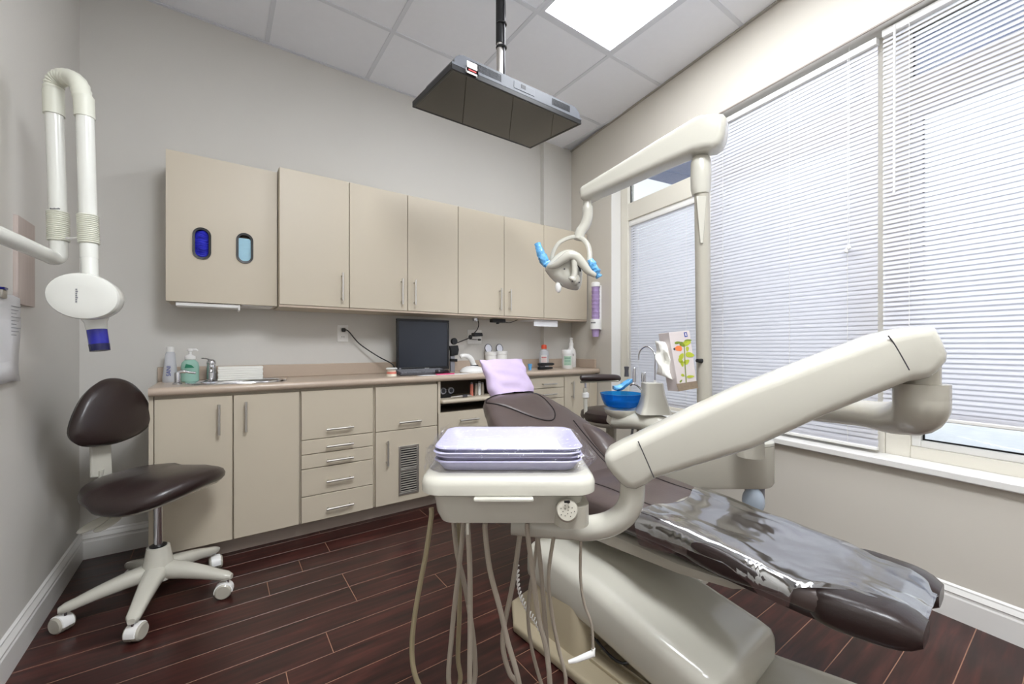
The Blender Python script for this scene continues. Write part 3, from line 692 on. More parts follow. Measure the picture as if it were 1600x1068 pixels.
def hring(k, d, tilt=R(14)):
    out = []
    for i in range(36):
        a = 2*PI*i/36; x, y = .088*k*math.cos(a), .0735*k*math.sin(a); x2 = x*math.cos(tilt)-y*math.sin(tilt)*-1; y2 = y*math.cos(tilt)-x*math.sin(tilt)*.9
        out.append(hc+sx*x2+upv*y2+ax*d)
    return out
b = MB(); b.loft([hring(.6, -.075), hring(.85, -.065), hring(.97, -.04), hring(1, -.01), hring(1, .012)]); hd = b.build('tube_head', 'xray', t, world=True)
b = MB(); b.loft([hring(1.01, .013), hring(1.01, .018), hring(.97, .025), hring(.8, .029), hring(.4, .030)]); b.build('face_cover', 'xray', t, world=True)
c0, c1, c2, c3 = P(145, 474, 1.40), P(148, 492, 1.40), P(151.5, 515, 1.40), P(156.5, 547, 1.40)
b = MB(); b.tube([c0, c1, c1+(c2-c1)*.5, c2], [.050, .040, .0285, .0265], 24); b.build('cone_collar', 'xray', t, world=True)
b = MB(); b.tube([c2, c2+(c3-c2)*.62, c3], [.0262, .0258, .0255], 24); cn_ = b.build('cone', 'bluedk', t, world=True)
b = MB(); b.tube([c2+(c3-c2)*.70, c3+(c3-c2)*.02], [.0264, .0260], 24); M['navy'] = mat('navy_band', (16, 18, 70), .25); b.build('cone_band', 'navy', cn_, world=True)
b = MB()
for i in range(7): b.box(-.022+i*.0065, -.0175+i*.0065, 0, .0003, -.002, .002+.002*(i % 3 == 1), fn=lambda x, y, z: hc+ax*(.031+y)+(-upv)*(x)+sx*(z-.012))
b.build('lettering', 'grey', t, world=True, smooth=0)
lp = P(86, 326, T1-.0245); rt = Vector((C_, -S_, 0))
b = MB()
for i in range(8): b.box(-.017+i*.0044, -.0138+i*.0044, 0, .0004, -.0018, .0018+.0012*(i % 3 == 0), fn=lambda x, y, z: lp+rt*x+Vector((0, 0, z))-Vector((S_, C_, 0))*y)
b.build('lettering', 'inkk', t, world=True, smooth=0)
# wooden strip and pinned papers on the left wall
M['palewood'] = mat('pale_pinkish_wood', (190, 176, 168), .6, var=.14, scale=4, stretch=(30, 30, 1.5))
pa, pb_ = PX(20, 336, LX), PX(48, 345, LX)
b = MB(); b.box(LX, LX+.012, PX(20, 400, LX).y, PX(47.5, 400, LX).y, PX(30, 476, LX).z, PX(24, 337, LX).z); tag(b.build('wood_strip', 'palewood', bevel=.001), 'narrow pale wooden board fixed to the left wall behind the x-ray arm', 'board')
t = thing('pinned_papers', 'white printed papers held by a clip on the left wall', 'papers', PX(10, 590, LX))
ya, yb = PX(-60, 500, LX).y, PX(25, 500, LX).y; z0_, z1_ = PX(15, 594, LX).z, PX(15, 461, LX).z
for k in range(2):
    b = MB(); g = []
    for i in range(7):
        g.append([(LX+.003+.004*k+.006*math.sin(i*.9+k)+.010*(i/6)*(1-k*.5), ya+(yb-ya-.01*k)*j/5, z1_+(z0_-z1_)*i/6-.006*k*(j % 2)) for j in range(6)])
    b.loft([[Vector(p) for p in r] for r in g], cap=False, closed=False); o = b.build('sheet', 'paper', t, world=True); md = o.modifiers.new('thick', 'SOLIDIFY'); md.thickness = .0008
b = MB()
for i in range(9): b.box(LX+.016, LX+.0163, yb-.10, yb-.018-.02*(i % 3), z1_-.04-i*.012, z1_-.0375-i*.012)
b.build('print', 'grey', t, world=True, smooth=0)
p = PX(3, 463, LX+.012); b = MB(); b.box(LX+.001, LX+.02, p.y-.02, p.y+.016, p.z-.006, p.z+.022); cl = b.build('clip', 'steel', t, world=True, bevel=.004)
b = MB(); b.box(LX+.004, LX+.022, p.y-.016, p.y+.014, p.z+.022, p.z+.03); b.build('clip_top', 'bluedk', cl, world=True, bevel=.002)

# ------------------------------------------------------------------ ceiling television
t = thing('television', 'flat television hung face-down from the ceiling on a black pole', 'television', (1.17, 1.77, 2.30))
x0, x1, y0, y1, zn, zf = .797, 1.548, 1.553, 1.985, 2.243, 2.284
def TV(x, y, z): k = (y-y0)/(y1-y0); return Vector((x, y, zn+(zf-zn)*k+z))
b = MB(); e = .012
b.box(x0, x1, y0, y0+e, 0, .03, fn=TV); b.box(x0, x1, y1-e*.9, y1, 0, .03, fn=TV); b.box(x0, x0+e, y0+e, y1-e*.9, 0, .03, fn=TV); b.box(x1-e, x1, y0+e, y1-e*.9, 0, .03, fn=TV)
b.build('bezel', 'black', t, world=True, bevel=.002)
m, N, L, bb = newmat('television_screen'); bb.inputs['Base Color'].default_value = lin((22, 18, 16))+(1,); bb.inputs['Roughness'].default_value = .03; bb.inputs['Specular IOR Level'].default_value = .62
tcn = N.new('ShaderNodeTexCoord'); nn = N.new('ShaderNodeTexNoise'); nn.inputs['Scale'].default_value = 2; L.new(tcn.outputs['Object'], nn.inputs['Vector']); mr = N.new('ShaderNodeMapRange'); mr.inputs[3].default_value = .025; mr.inputs[4].default_value = .04; L.new(nn.outputs['Fac'], mr.inputs[0]); L.new(mr.outputs[0], bb.inputs['Roughness']);  M['tvs'] = m
b = MB(); b.box(x0+e, x1-e, y0+e, y1-e*.9, .002, .012, fn=TV); b.build('screen', 'tvs', t, world=True, smooth=0)
# chassis: rounded outline seen from the near side
H_ = .078; cpts = [(x0+.012, .03), (x0+.012, .045), (x0+.02, .06), (x0+.034, .071), (x0+.055, H_), (x1-.055, H_), (x1-.034, .071), (x1-.02, .06), (x1-.012, .045), (x1-.012, .03)]
b = MB(); b.loft([[TV(x, y0+.001, z) for x, z in cpts], [TV(x, y0+.30, z) for x, z in cpts]]); ch = b.build('chassis', 'silver', t, world=True, smooth=30)
b = MB(); b.box(x0+.10, x1-.10, y0+.29, y1-.03, .03, .06, fn=TV); b.build('chassis', 'black', t, world=True, bevel=.01)
b = MB(); b.box(x0, x1, y0-.001, y0+.02, .022, .032, fn=TV); b.build('trim_strip', 'silver', t, world=True, smooth=0)
for xa, cols in ((x0+.085, 22), (x1-.20, 16)):
    b = MB()
    for i in range(cols):
        for j in range(5): b.box(xa+i*.0075, xa+i*.0075+.005, y0-.0006, y0+.004, .037+j*.0066, .0415+j*.0066, fn=TV)
    o = b.build('speaker_grille', 'black', ch, world=True, smooth=0); o['kind'] = 'stuff'
b = MB(); xs = PP(818, 135, (0, y0, 0), (0, 1, 0)).x; b.box(xs-.055, xs+.065, y0-.001, y0+.002, .036, .068, fn=TV); cp_ = b.build('control_panel', 'silver', t, world=True, bevel=.001)
b = MB(); b.box(xs-.014, xs+.012, y0-.002, y0+.003, .049, .066, fn=TV); b.build('infrared_window', 'black', cp_, world=True, smooth=0)
b = MB(); xg = x0+.065; b.box(xg, xg+.055, y0-.012, y0-.010, .004, .055, fn=TV); b.box(xg+.05, xg+.055, y0-.012, y0, .004, .055, fn=TV); b.box(xg, xg+.055, y0-.012, y0, .012, .028, fn=TV); tg = b.build('label_holder', 'white', t, world=True, smooth=0)
b = MB(); b.box(xg+.006, xg+.045, y0-.0128, y0-.012, .016, .022, fn=TV); b.build('lettering', 'inkr', tg, world=True, smooth=0)
b = MB(); xl_ = xs+.02
for i in range(4): b.box(xl_-.018+i*.009, xl_-.012+i*.009, y0+.004, y0+.008, -.0006, .0, fn=TV)
b.build('logo', 'grey', t, world=True, smooth=0)
pc = Vector((1.185, 1.775, 0))
b = MB(); b.tube([pc+Vector((0, 0, 2.32)), pc+Vector((0, 0, 2.68))], .017, 14); b.build('pole', 'steel', t, world=True)
b = MB(); b.tube([pc+Vector((0, 0, 2.64)), pc+Vector((0, 0, CZ))], .021, 14); b.build('pole', 'black', t, world=True)
b = MB(); b.box(pc.x-.1, pc.x+.1, pc.y-.1, pc.y+.1, 2.325, 2.345); b.build('mount_plate', 'black', t, world=True, bevel=.003)
b = MB(); b.lathe([(.06, 0), (.06, .012), (.03, .014)], pc+Vector((0, 0, CZ-.012)), 20); b.build('ceiling_flange', 'black', t, world=True)
for k, (dx, dy) in enumerate(((.022, -.012), (.012, -.022), (.026, -.002))):
    r3 = random.Random(k); pts = [pc+Vector((dx+r3.uniform(-.003, .003), dy, 2.34+(CZ-2.34)*i/8)) for i in range(9)]
    b = MB(); b.tube(smooth_path(pts, 3), .0042, 6); b.build('cable', 'darkgrey' if k else 'black', t, world=True)
for z in (2.62, 2.74): b = MB(); b.lathe([(.027, -.004), (.029, 0), (.027, .004)], pc+Vector((.006, -.005, z)), 14); b.build('cable_tie', 'black', t, world=True)

# ------------------------------------------------------------------ dental chair (local: +y to the head, +x to the window)
CO = Vector((1.325, .80, 0)); CR = R(2.75)
ch = thing('dental_chair', 'brown vinyl dental chair with raised back on a white lift base', 'dental chair', CO, CR)
SEC = [(-.575, .09, .470, .018), (-.562, .135, .470, .028), (-.53, .165, .471, .033), (-.48, .180, .472, .035), (-.37, .192, .473, .036), (-.2, .200, .482, .040), (0, .210, .498, .046), (.2, .225, .508, .05), (.40, .235, .508, .054), (.50, .232, .503, .05), (.54, .20, .50, .036)]
def sec(y): return tuple(interp([(s[0], s[k]) for s in SEC], y) for k in (1, 2, 3))
EX = .5
def seat_top(x, y):
    w_, zc, h = sec(y); k = max(0, 1-abs(min(1, abs(x)/w_))**(2/EX)); dip = .012*max(0, 1-(x/.12)**2) if y < .3 else 0
    return zc+h*k**(EX/2)-dip
ys = [-.575+1.115*i/46 for i in range(47)]
b = MB(); rings = []
for y in ys:
    w_, zc, h = sec(y); r = []
    for x, z in superel(w_, h, EX, 40):
        dip = .012*max(0, 1-(x/.12)**2) if (z > 0 and y < .3) else 0
        r.append((x, y, zc+z-dip))
    rings.append(r)
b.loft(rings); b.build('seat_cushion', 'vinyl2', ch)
b = MB()   # lower shell of the leg rest
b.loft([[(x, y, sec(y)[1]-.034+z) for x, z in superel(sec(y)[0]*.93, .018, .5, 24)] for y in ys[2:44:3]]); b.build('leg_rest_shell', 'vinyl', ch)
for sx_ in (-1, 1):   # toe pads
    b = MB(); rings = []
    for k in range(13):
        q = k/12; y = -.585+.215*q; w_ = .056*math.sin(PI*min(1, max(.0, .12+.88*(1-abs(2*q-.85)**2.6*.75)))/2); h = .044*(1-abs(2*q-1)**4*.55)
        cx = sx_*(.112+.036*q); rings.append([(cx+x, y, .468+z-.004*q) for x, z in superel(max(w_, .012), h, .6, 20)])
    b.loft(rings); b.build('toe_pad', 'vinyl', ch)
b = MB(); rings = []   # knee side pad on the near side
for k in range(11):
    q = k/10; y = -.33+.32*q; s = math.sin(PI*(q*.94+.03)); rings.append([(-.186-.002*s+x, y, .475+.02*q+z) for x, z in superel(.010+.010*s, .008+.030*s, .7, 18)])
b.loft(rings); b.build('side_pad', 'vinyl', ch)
# stitched seams along the seat
for xs_ in (-.125, .125):
    b = MB(); b.tube([(xs_+.004*math.sin(y*30), y, seat_top(xs_, y)-.0005) for y in [-.12+.5*i/30 for i in range(31)]], .0032, 6); b.build('seam', 'seam', ch)
# back
bd = Vector((0, .84, .54)).normalized(); bnv = Vector((0, -.54, .84)).normalized(); b0 = Vector((-.052, .40, .475))
BT = [(0, .235, .05), (.08, .262, .056), (.2, .275, .06), (.34, .268, .06), (.46, .245, .056), (.54, .215, .052), (.60, .195, .045), (.635, .17, .034), (.65, .125, .018)]
def bsec(s): return tuple(interp([(q[0], q[k]) for q in BT], s) for k in (1, 2))
def back_pt(x, s, lift=0):
    w_, h = bsec(s); k = max(0, 1-min(1, abs(x)/w_)**(2/.55))**(.55/2); wing = .03*(abs(x)/.235)**2.5*(1-abs(s-.25)/.45 if abs(s-.25) < .45 else 0)
    return b0+bd*s+Vector((x, 0, 0))+bnv*(h*k+wing+lift)
b = MB(); rings = []
for i in range(34):
    s = .65*i/33; w_, h = bsec(s); r = []
    for x, z in superel(w_, h, .55, 40):
        wing = .03*(abs(x)/.235)**2.5*(1-abs(s-.25)/.45 if abs(s-.25) < .45 else 0); r.append(b0+bd*s+Vector((x, 0, 0))+bnv*(z+wing))
    rings.append(r)
b.loft(rings); b.build('backrest', 'vinyl2', ch)
pad = []   # raised pad of the upper back with a rounded lower edge
U = [(-.17, .615), (-.19, .58), (-.12, .51), (-.05, .44), (.02, .395), (.07, .395), (.115, .44), (.135, .52), (.13, .60), (.06, .638), (-.08, .638)]
cu = close_path([Vector((x, s, 0)) for x, s in U], 4); cc = Vector((-.01, .51, 0))
b = MB(); rings = [[back_pt(*(cc+(p-cc)*k).xy, l) for p in cu] for k, l in ((1, -.006), (.985, .001), (.93, .004), (.75, .006), (.4, .006), (.1, .006))]
b.loft(rings); b.build('upper_back_pad', 'vinyl2', ch)
b = MB(); b.tube([back_pt(p.x, p.y, .002) for p in cu]+[back_pt(cu[0].x, cu[0].y, .002)], .0032, 6); b.build('seam', 'seam', ch)
for sx_ in (-1, 1):
    b = MB(); b.tube([back_pt(sx_*(.175-.02*math.sin(q*3)), .02+.34*q, .001) for q in [i/20 for i in range(21)]], .003, 6); b.build('seam', 'seam', ch)
    pts = []
    b = MB(); rings = []
    for k in range(15):
        q = k/14; s = .0+.33*q; w_ = .066*math.sin(PI*(.06+.88*q))**.7; h = .062*math.sin(PI*(.06+.88*q))**.7
        c = b0+bd*s+Vector((sx_*(.215+.012*math.sin(PI*q)), 0, 0))+bnv*(.052-.02*(1-q))
        rings.append([c+Vector((x, 0, 0))+bnv*z for x, z in superel(w_, h, .8, 22)])
    b.loft(rings); bo = b.build('side_bolster', 'vinyl2', ch)
    b = MB(); b.tube([b0+bd*(.33*k/14)+Vector((sx_*(.155+.012*math.sin(PI*k/14)-.03*math.sin(PI*k/14)), 0, 0))+bnv*(bsec(.33*k/14)[1]+.004) for k in range(15)], .003, 6); b.build('seam', 'seam', bo)
b = MB(); b.loft([[b0+bd*s+Vector((x, 0, 0))-bnv*(.055-z) for x, z in superel(w_, .03, .6, 24)] for s, w_ in ((.02, .15), (.1, .19), (.35, .19), (.5, .15), (.57, .09))]); b.build('back_shell', 'unit2', ch)
b = MB(); b.box(-.035, .035, .945, .958, .74, .86); b.build('headrest_bar', 'chrome', ch, bevel=.004)
hb0 = Vector((-.03, 1.0, .925)); hdv = Vector((0, .45, .89)).normalized(); hn = Vector((0, -.89, .45)).normalized()
b = MB(); b.loft([[hb0+hdv*s+Vector((x, 0, 0))+hn*z for x, z in superel(w_, h, .6, 24)] for s, w_, h in ((-.085, .06, .008), (-.07, .085, .013), (0, .09, .013), (.02, .075, .010), (.035, .05, .004))]); b.build('headrest', 'vinyl2', ch)
# under-seat frame and base
b = MB(); rings = []
for y, w_, z0, z1 in ((-.26, .10, .41, .425), (-.2, .15, .395, .428), (-.05, .185, .385, .432), (.2, .2, .375, .445), (.42, .2, .37, .445), (.5, .18, .385, .44)):
    rings.append([(x, y, (z0+z1)/2+z) for x, z in superel(w_, (z1-z0)/2, .4, 24)])
b.loft(rings); b.build('seat_frame', 'unit2', ch)
b = MB(); b.ell((-.02, -.05, .385), (.10, .12, .03)); b.build('pivot_cover', 'unit', ch)
b = MB(); rings = []   # sloping lift cover
for y, zt, hh, w_, r in ((.52, .285, .05, .165, .04), (.50, .318, .075, .185, .05), (.44, .335, .09, .195, .05), (.2, .305, .09, .2, .05), (-.05, .24, .085, .205, .05), (-.17, .210, .075, .205, .05), (-.205, .198, .066, .200, .045), (-.215, .186, .055, .19, .04)):
    rings.append([(-.13+x+.13*(.5-y)*.55, y, zt-hh+z) for x, z in rrect(w_, hh, r, 4)])
b.loft(rings); b.build('lift_cover', 'unit', ch)
b = MB(); b.loft([[(-.02+x, y, zc+z) for x, z in rrect(.16, hh, .02, 4)] for y, zc, hh in ((-.20, .09, .045), (-.17, .10, .05), (.0, .12, .07))]); b.build('lift_cover_end', 'black', ch, bevel=0)
b = MB(); ol = [(-.385, .50), (-.30, .62), (-.1, .66), (.1, .62), (.16, .50), (.16, -.32), (.10, -.42), (-.26, -.42), (-.33, -.32), (-.375, 0)]
cu = [Vector((x, y, 0)) for x, y in ol]; slab(b, cu, (0, 0, 1), .034, r=.012); b.build('base_plate', 'plateb', ch)
b = MB(); b.loft([[(-.16+x, .36+y, z) for x, y in rrect(w_, h_, .05, 5)] for w_, h_, z in ((.17, .15, .034), (.165, .145, .10), (.14, .12, .26))]); b.build('pedestal', 'plateb', ch)
b = MB(); b.box(-.30, -.26, -.38, .2, .034, .046); b.box(-.24, -.235, -.38, .2, .034, .044); b.build('base_rib', 'plateb', ch, bevel=.004)
for k in range(2):
    b = MB(); b.tube(smooth_path([(-.25+.05*k, .34, .12), (-.27+.03*k, .22, .10-.03*k), (-.25, .10, .06), (-.15, .05, .10)], 5), .004, 6); b.build('cable', 'black', ch)

# clear sheet over the leg rest: lies on the pad, hangs over both edges, wrinkled
b = MB(); nx, ny = 46, 70; rs = random.Random(21); g = []
from mathutils import noise as mnoise
def drapeL(y): return interp([(-.60, .008), (-.42, .008), (-.38, .035), (-.30, .05), (-.26, .02), (-.2, .0), (-.1, .01), (-.04, .05), (.05, .06), (.14, .04)], y)
for j in range(ny+1):
    y = -.583+.640*j/ny; w_, zc, h = sec(y); row = []
    yy0 = y
    for i in range(nx+1):
        q = i/nx; lim = w_*.985
        span = 2*lim; dl, dr = drapeL(y), .05; tot = dl+span+dr; dd = q*tot
        if y < -.36: inset = .07*min(1, (-.36-y)/.10)
        else: inset = 0
        wv = mnoise.noise(Vector((q*4.2, y*7, 3)))*.008+mnoise.noise(Vector((q*11, y*16, 1)))*.002
        if dd < dl: x = -lim-.003; z = zc-(dl-dd)+.012
        elif dd > dl+span: x = lim+.004; z = zc-(dd-dl-span)+.01
        else:
            x = -lim+(dd-dl); z = seat_top(x, y)+.004
        if inset: x = x*(1-inset/.19*.9); z = max(z, seat_top(x, y)+.004)
        out = Vector((0, 0, 1)) if dl <= dd <= dl+span else Vector((-1 if dd < dl else 1, 0, 0))
        pt = Vector((x, y+(.02*math.sin(q*9) if j == ny else 0), z))+out*(.006+max(-.004, wv)); row.append(pt)
    g.append(row)
MB.loft(b, g, cap=False, closed=False)
inv = ch.matrix_basis; b.v = [inv @ p for p in b.v]
o = b.build('plastic_sheet', 'sheet', smooth=60); tag(o, 'clear wrinkled plastic sheet covering the leg rest of the dental chair', 'plastic sheet')
# purple headrest cover
b = MB(); rings = []
n = 44
for k in range(15):
    q = k/14; s = -.105+.205*q; wv = interp([(0, .128), (.2, .138), (.55, .125), (.8, .135), (1, .138)], q); th = interp([(0, .050), (.25, .052), (.6, .046), (.85, .022), (1, .004)], q)
    r = []
    for i, (x, z) in enumerate(superel(wv, th, .72, n)):
        p = hb0+hdv*s+Vector((x, 0, 0))+hn*(z+.004); wr = mnoise.noise(Vector((x*16, q*5, 2)))*.012+mnoise.noise(Vector((x*40+q*14, q*9, 7)))*.005
        r.append(p+hn*wr*(1 if z > 0 else .3)+Vector((.012*q*(-1 if x < 0 else -.3), 0, 0)))
    rings.append(r)
b.loft(rings, cap=False); b.v = [ch.matrix_basis @ p for p in b.v]
o = b.build('headrest_cover', 'purple', smooth=60); tag(o, 'lilac paper sleeve pulled over the headrest of the dental chair', 'headrest cover')
# ------------------------------------------------------------------ delivery unit on its arm (local frame: x to the viewer's right, y away)
UT = 1.05
un = thing('delivery_unit', 'white dental delivery unit with hanging hoses on a long jointed arm', 'delivery unit', cw(0, UT, 0), -TH)
def LU(u, v, t): q = P(u, v, t); return un.matrix_basis.inverted() @ q
def plate(zs, x0, x1, y0, y1, r, n=6):
    out = []
    for z, e in zs:
        xc, yc = (x0+x1)/2, (y0+y1)/2
        out.append([(xc+x, yc+y-(.012*(1-((x)/((x1-x0)/2))**2) if y < 0 else 0), z) for x, y in rrect((x1-x0)/2-e, (y1-y0)/2-e, r, n)])
    return out
b = MB(); b.loft(plate([(.770, .004), (.773, 0), (.792, 0), (.802, .004), (.807, .012), (.807, .03)], -.199, .183, -.175, .16, .045)); b.build('top_tray', 'unit', un)
b = MB(); b.loft(plate([(.697, .035), (.700, .022), (.72, .014), (.770, .006)], -.182, .166, -.158, .14, .03)); bd_ = b.build('housing', 'unit', un)
b = MB(); b.box(-.08, .045, -.190, -.16, .762, .771); b.build('pull_lip', 'unit', un, bevel=.003)
b = MB(); b.loft(plate([(.694, .02), (.700, .004), (.745, .004)], .088, .172, -.166, -.06, .025)); b.build('holder_recess', 'unit2', un)
kc = LU(886, 797, .875)
b = MB(); ax = (E0-P(886, 797, .875)); ax = (un.matrix_basis.inverted().to_3x3() @ ax).normalized(); b.lathe([(.022, -.03), (.0235, -.004), (.0235, .004), (.020, .009), (.004, .010)], kc, 24, ax); kn = b.build('speaker_knob', 'unit2', un)
q_ = Vector((0, 0, 1)).rotation_difference(ax).to_matrix()
b = MB()
for i in range(14):
    a = i*2.4; rr = .0042*math.sqrt(i+.3); b.lathe([(.0011, .0095), (.0011, .0106)], kc+q_ @ Vector((rr*math.cos(a), rr*math.sin(a), 0)), 6, ax)
b.build('speaker_holes', 'black', kn)
b = MB(); zq = kc+ax*.0098+Vector((0, 0, .0185)); b.box(zq.x-.006, zq.x+.006, zq.y-.003, zq.y+.0015, zq.z-.002, zq.z+.002); b.build('speaker_slot', 'black', kn, smooth=0)
b = MB(); c = LU(795, 822, 1.02); b.lathe([(.03, -.014), (.06, -.011), (.078, .002), (.08, .02)], Vector((c.x, c.y, .688)), 28); b.build('swivel', 'unit', un)
b = MB(); pts = smooth_path([LU(800, 818, 1.03), LU(850, 822, 1.02), LU(905, 825, 1.01), LU(945, 820, 1.0), LU(972, 806, .99), LU(985, 786, .985), LU(988, 765, .985), LU(988, 745, .985)], 5); b.tube(pts, [.026]*10+[.029]*(len(pts)-10), 18); b.build('elbow_tube', 'unit', un)
# jointed arm: outline of the side seen in the photo, standing in its own vertical plane, 9 cm thick
La, Ra = cw((985-800)/648*.985, .985, 0), cw((1440-800)/648*.83, .83, 0); ad = (Ra-La).normalized(); an = Vector((-ad.y, ad.x, 0))
if an.dot(La) < 0: an = -an     # pointing away from the viewer
fp = La-an*.045
def AP(u, v): return PP(u, v, fp, an)
up_ = [(994, 686), (1078, 645.5), (1162.5, 606.9), (1275, 563), (1385.6, 521.6)]; lo_ = [(1428, 597), (1403, 607), (1293.7, 650.6), (1180, 703), (1100, 727), (1024.7, 750)]
full = up_+[(1416, 514), (1445, 509), (1469, 510.5), (1482, 533), (1489.7, 552), (1488, 565), (1474, 582), (1460, 591.5), (1445, 595), (1428, 597)]+lo_[1:]+[(1011, 760), (994, 767.5), (980, 766), (970, 759), (957, 745), (947, 731), (943.7, 721), (944.5, 713), (952, 706.5), (972, 696)]
b = MB(); slab(b, [AP(*p) for p in full], an, .10, r=.022, n=5); am = b.build('arm_beam', 'unit', un, world=True, smooth=50)
for sm in ([(997, 689), (1010, 718), (1022, 746)], [(1388, 524), (1400, 541), (1421, 578)]):
    b = MB(); b.tube(smooth_path([AP(*p)+an*.0005 for p in sm], 4), .0013, 6); b.build('seam', 'darkgrey', am, world=True)
rc = Ra+an*.0; 
p0 = AP(1438, 590)+an*.052; te = p0.x*S_+p0.y*C_; pe = P(1439, 599, te); b = MB(); b.tube([pe+Vector((0, 0, .05)), pe+Vector((0, 0, -.01))], .030, 20); b.build('pivot', 'unit2', un, world=True)
pe = P(1439, 599, te)
b = MB(); far = P(1172, 622, 1.72); e1 = P(1426, 648, .85)
pts = smooth_path([pe, P(1439, 622, te), P(1438, 637, te+.002), P(1427, 648, te+.03), P(1395, 652, te+.11), P(1345, 645, te+.24), P(1260, 636, 1.35), far], 5)
rad = [interp([(0, .044), (.15, .044), (.4, .043), (.55, .037), (.7, .034), (1, .045)], i/(len(pts)-1)) for i in range(len(pts))]
b.tube(pts, rad, 20); b.build('rigid_arm', 'unit2', un, world=True)
b = MB(); b.lathe([(.052, -.24), (.052, .02), (.045, .042), (.02, .052)], far, 24); b.build('arm_post', 'unit2', un, world=True)
# hanging hoses
HZ = [  # (points in photo px, distance, material, radius)
 ([(674, 806), (666, 862), (655, 920), (646, 976), (644, 1026), (654, 1068)], 1.00, 'hose2', .0062),
 ([(709, 815), (714, 863), (725, 908), (737, 976), (742, 1026), (740.5, 1068)], 1.06, 'hose2', .0062),
 ([(731, 824), (734, 888), (734.5, 976), (734, 1068)], .99, 'hose', .0064),
 ([(724, 820), (718, 880), (712, 930), (706, 990), (701.5, 1068)], 1.03, 'hose', .0062),
 ([(716, 828), (717, 880), (718, 950), (715.5, 1026), (718, 1068)], 1.08, 'hose', .0060),
 ([(758, 830), (765, 888), (781, 950), (793, 1001), (811, 1068)], .98, 'hose', .0064),
 ([(813, 830), (801, 913), (788, 976), (786, 1013), (796, 1051), (809, 1070)], 1.04, 'hose', .0062),
 ([(824, 830), (833, 900), (841, 963), (853, 1013), (859, 1068)], .97, 'hose', .0062),
 ([(840, 828), (836, 875), (828, 920), (825, 963), (831, 1013), (846, 1068)], 1.05, 'hose', .0050),
 ([(839, 830), (845, 888), (850, 950), (855, 1013), (860, 1075)], 1.02, 'hose', .0055),
 ([(866, 832), (857, 900), (863, 963), (873, 1013), (884, 1068)], 1.0, 'hose', .0042),
 ([(908, 828), (907, 900), (913, 943), (924, 975), (927, 1018)], 1.02, 'hose', .0036)]
def hose(q, mm, rr): b = MB(); b.tube(smooth_path(q, 6), rr, 9); b.build('hose', mm, un, world=True)
for i_, j_ in ((0, 4), (3, 1), (5, 6), (7, 9), (8, 10)):      # each hose hangs in a loop: down one strand, up the other
    a_, c_ = ([P(u, v, HZ[k][1]) for u, v in HZ[k][0]] for k in (i_, j_)); m_ = (a_[-1]+c_[-1])/2; m_.z = max(.10, min(a_[-1].z, c_[-1].z)-.055)
    hose([a_[0]+Vector((0, 0, .02))]+a_+[m_]+c_[::-1]+[c_[0]+Vector((0, 0, .02))], HZ[i_][2], (HZ[i_][3]+HZ[j_][3])/2)
q = [P(u, v, HZ[2][1]) for u, v in HZ[2][0]]; e = q[-1]; hose([q[0]+Vector((0, 0, .02))]+q+[e+Vector((.01, .01, -.15)), Vector((e.x+.06, e.y+.05, .012)), Vector((e.x+.3, e.y+.12, .010))], 'hose', .0064)
q = [P(u, v, HZ[11][1]) for u, v in HZ[11][0]]; hose([q[0]+Vector((0, 0, .02))]+q, 'hose', .0036)
b = MB(); p = P(927, 1020, 1.02); b.tube([p+Vector((0, 0, .012)), p, p+Vector((-.04, .02, -.012)), p+Vector((-.055, .03, -.016))], [.005, .008, .006, .004], 10); b.build('connector', 'white', un, world=True)
b = MB(); pts = [P(809, 885, 1.12), P(811, 920, 1.12), P(822, 948, 1.12), P(838, 972, 1.12), P(852, 1000, 1.12)]; sp = smooth_path(pts, 30); q = []
for i, pnt in enumerate(sp): a = i*1.05; q.append(pnt+Vector((math.cos(a)*.0062, 0, 0))+Vector((0, math.cos(a)*.003, math.sin(a)*.006)))
b.tube(q, .0016, 5); b.build('coiled_cord', 'white', un, world=True)
b = MB(); b.box(-.1, -.094, -.145, -.14, .675, .70); b.build('hose_clip', 'unit', un, bevel=.001)

# stack of trays in a clear bag on the unit
def tray_obj(z, dx, dy, label, first=[None]):
    t0 = first[0]
    if t0 is None:
        b = MB(); ri = []
        for w_, h_, r, zz in ((.02, .02, .01, .003), (.130, .085, .022, .003), (.146, .100, .028, .006), (.158, .112, .034, .024), (.166, .120, .036, .0265), (.168, .122, .036, .024), (.163, .117, .034, .021), (.150, .104, .030, .002), (.135, .09, .024, 0), (.02, .02, .01, 0)):
            ri.append([(x, y, zz) for x, y in rrect(w_, h_, r, 6)])
        b.loft(ri); o = b.build('instrument_tray', 'lilac', smooth=50); first[0] = o
    else: o = t0.copy(); col.objects.link(o)
    o.location = cw(-.0085+dx, UT-.018+dy, z); o.rotation_euler = (0, 0, -TH)
    tag(o, label, 'tray', 'lilac instrument trays in a stack'); return o
for k, (dx, dy, lb) in enumerate(((0, 0, 'lilac plastic instrument tray at the bottom of the stack'), (.002, .003, 'lilac plastic instrument tray, second from the bottom of the stack'), (-.002, -.002, 'lilac plastic instrument tray, third from the bottom of the stack'), (.001, .002, 'lilac plastic instrument tray on top of the stack'))):
    tray_obj(.8075+.0095*k, dx, dy, lb)
b = MB(); b.prism([cw(-.0085+x, UT-.016+y, .8075+.0285+.0036) for x, y in rrect(.128, .084, .02, 4)], (0, 0, .0006)); tag(b.build('tray_liner', mat('liner_paper', (190, 190, 203), .8, var=.01), smooth=0), 'white paper liner lying in the top lilac tray', 'paper liner')
b = MB(); rings = []
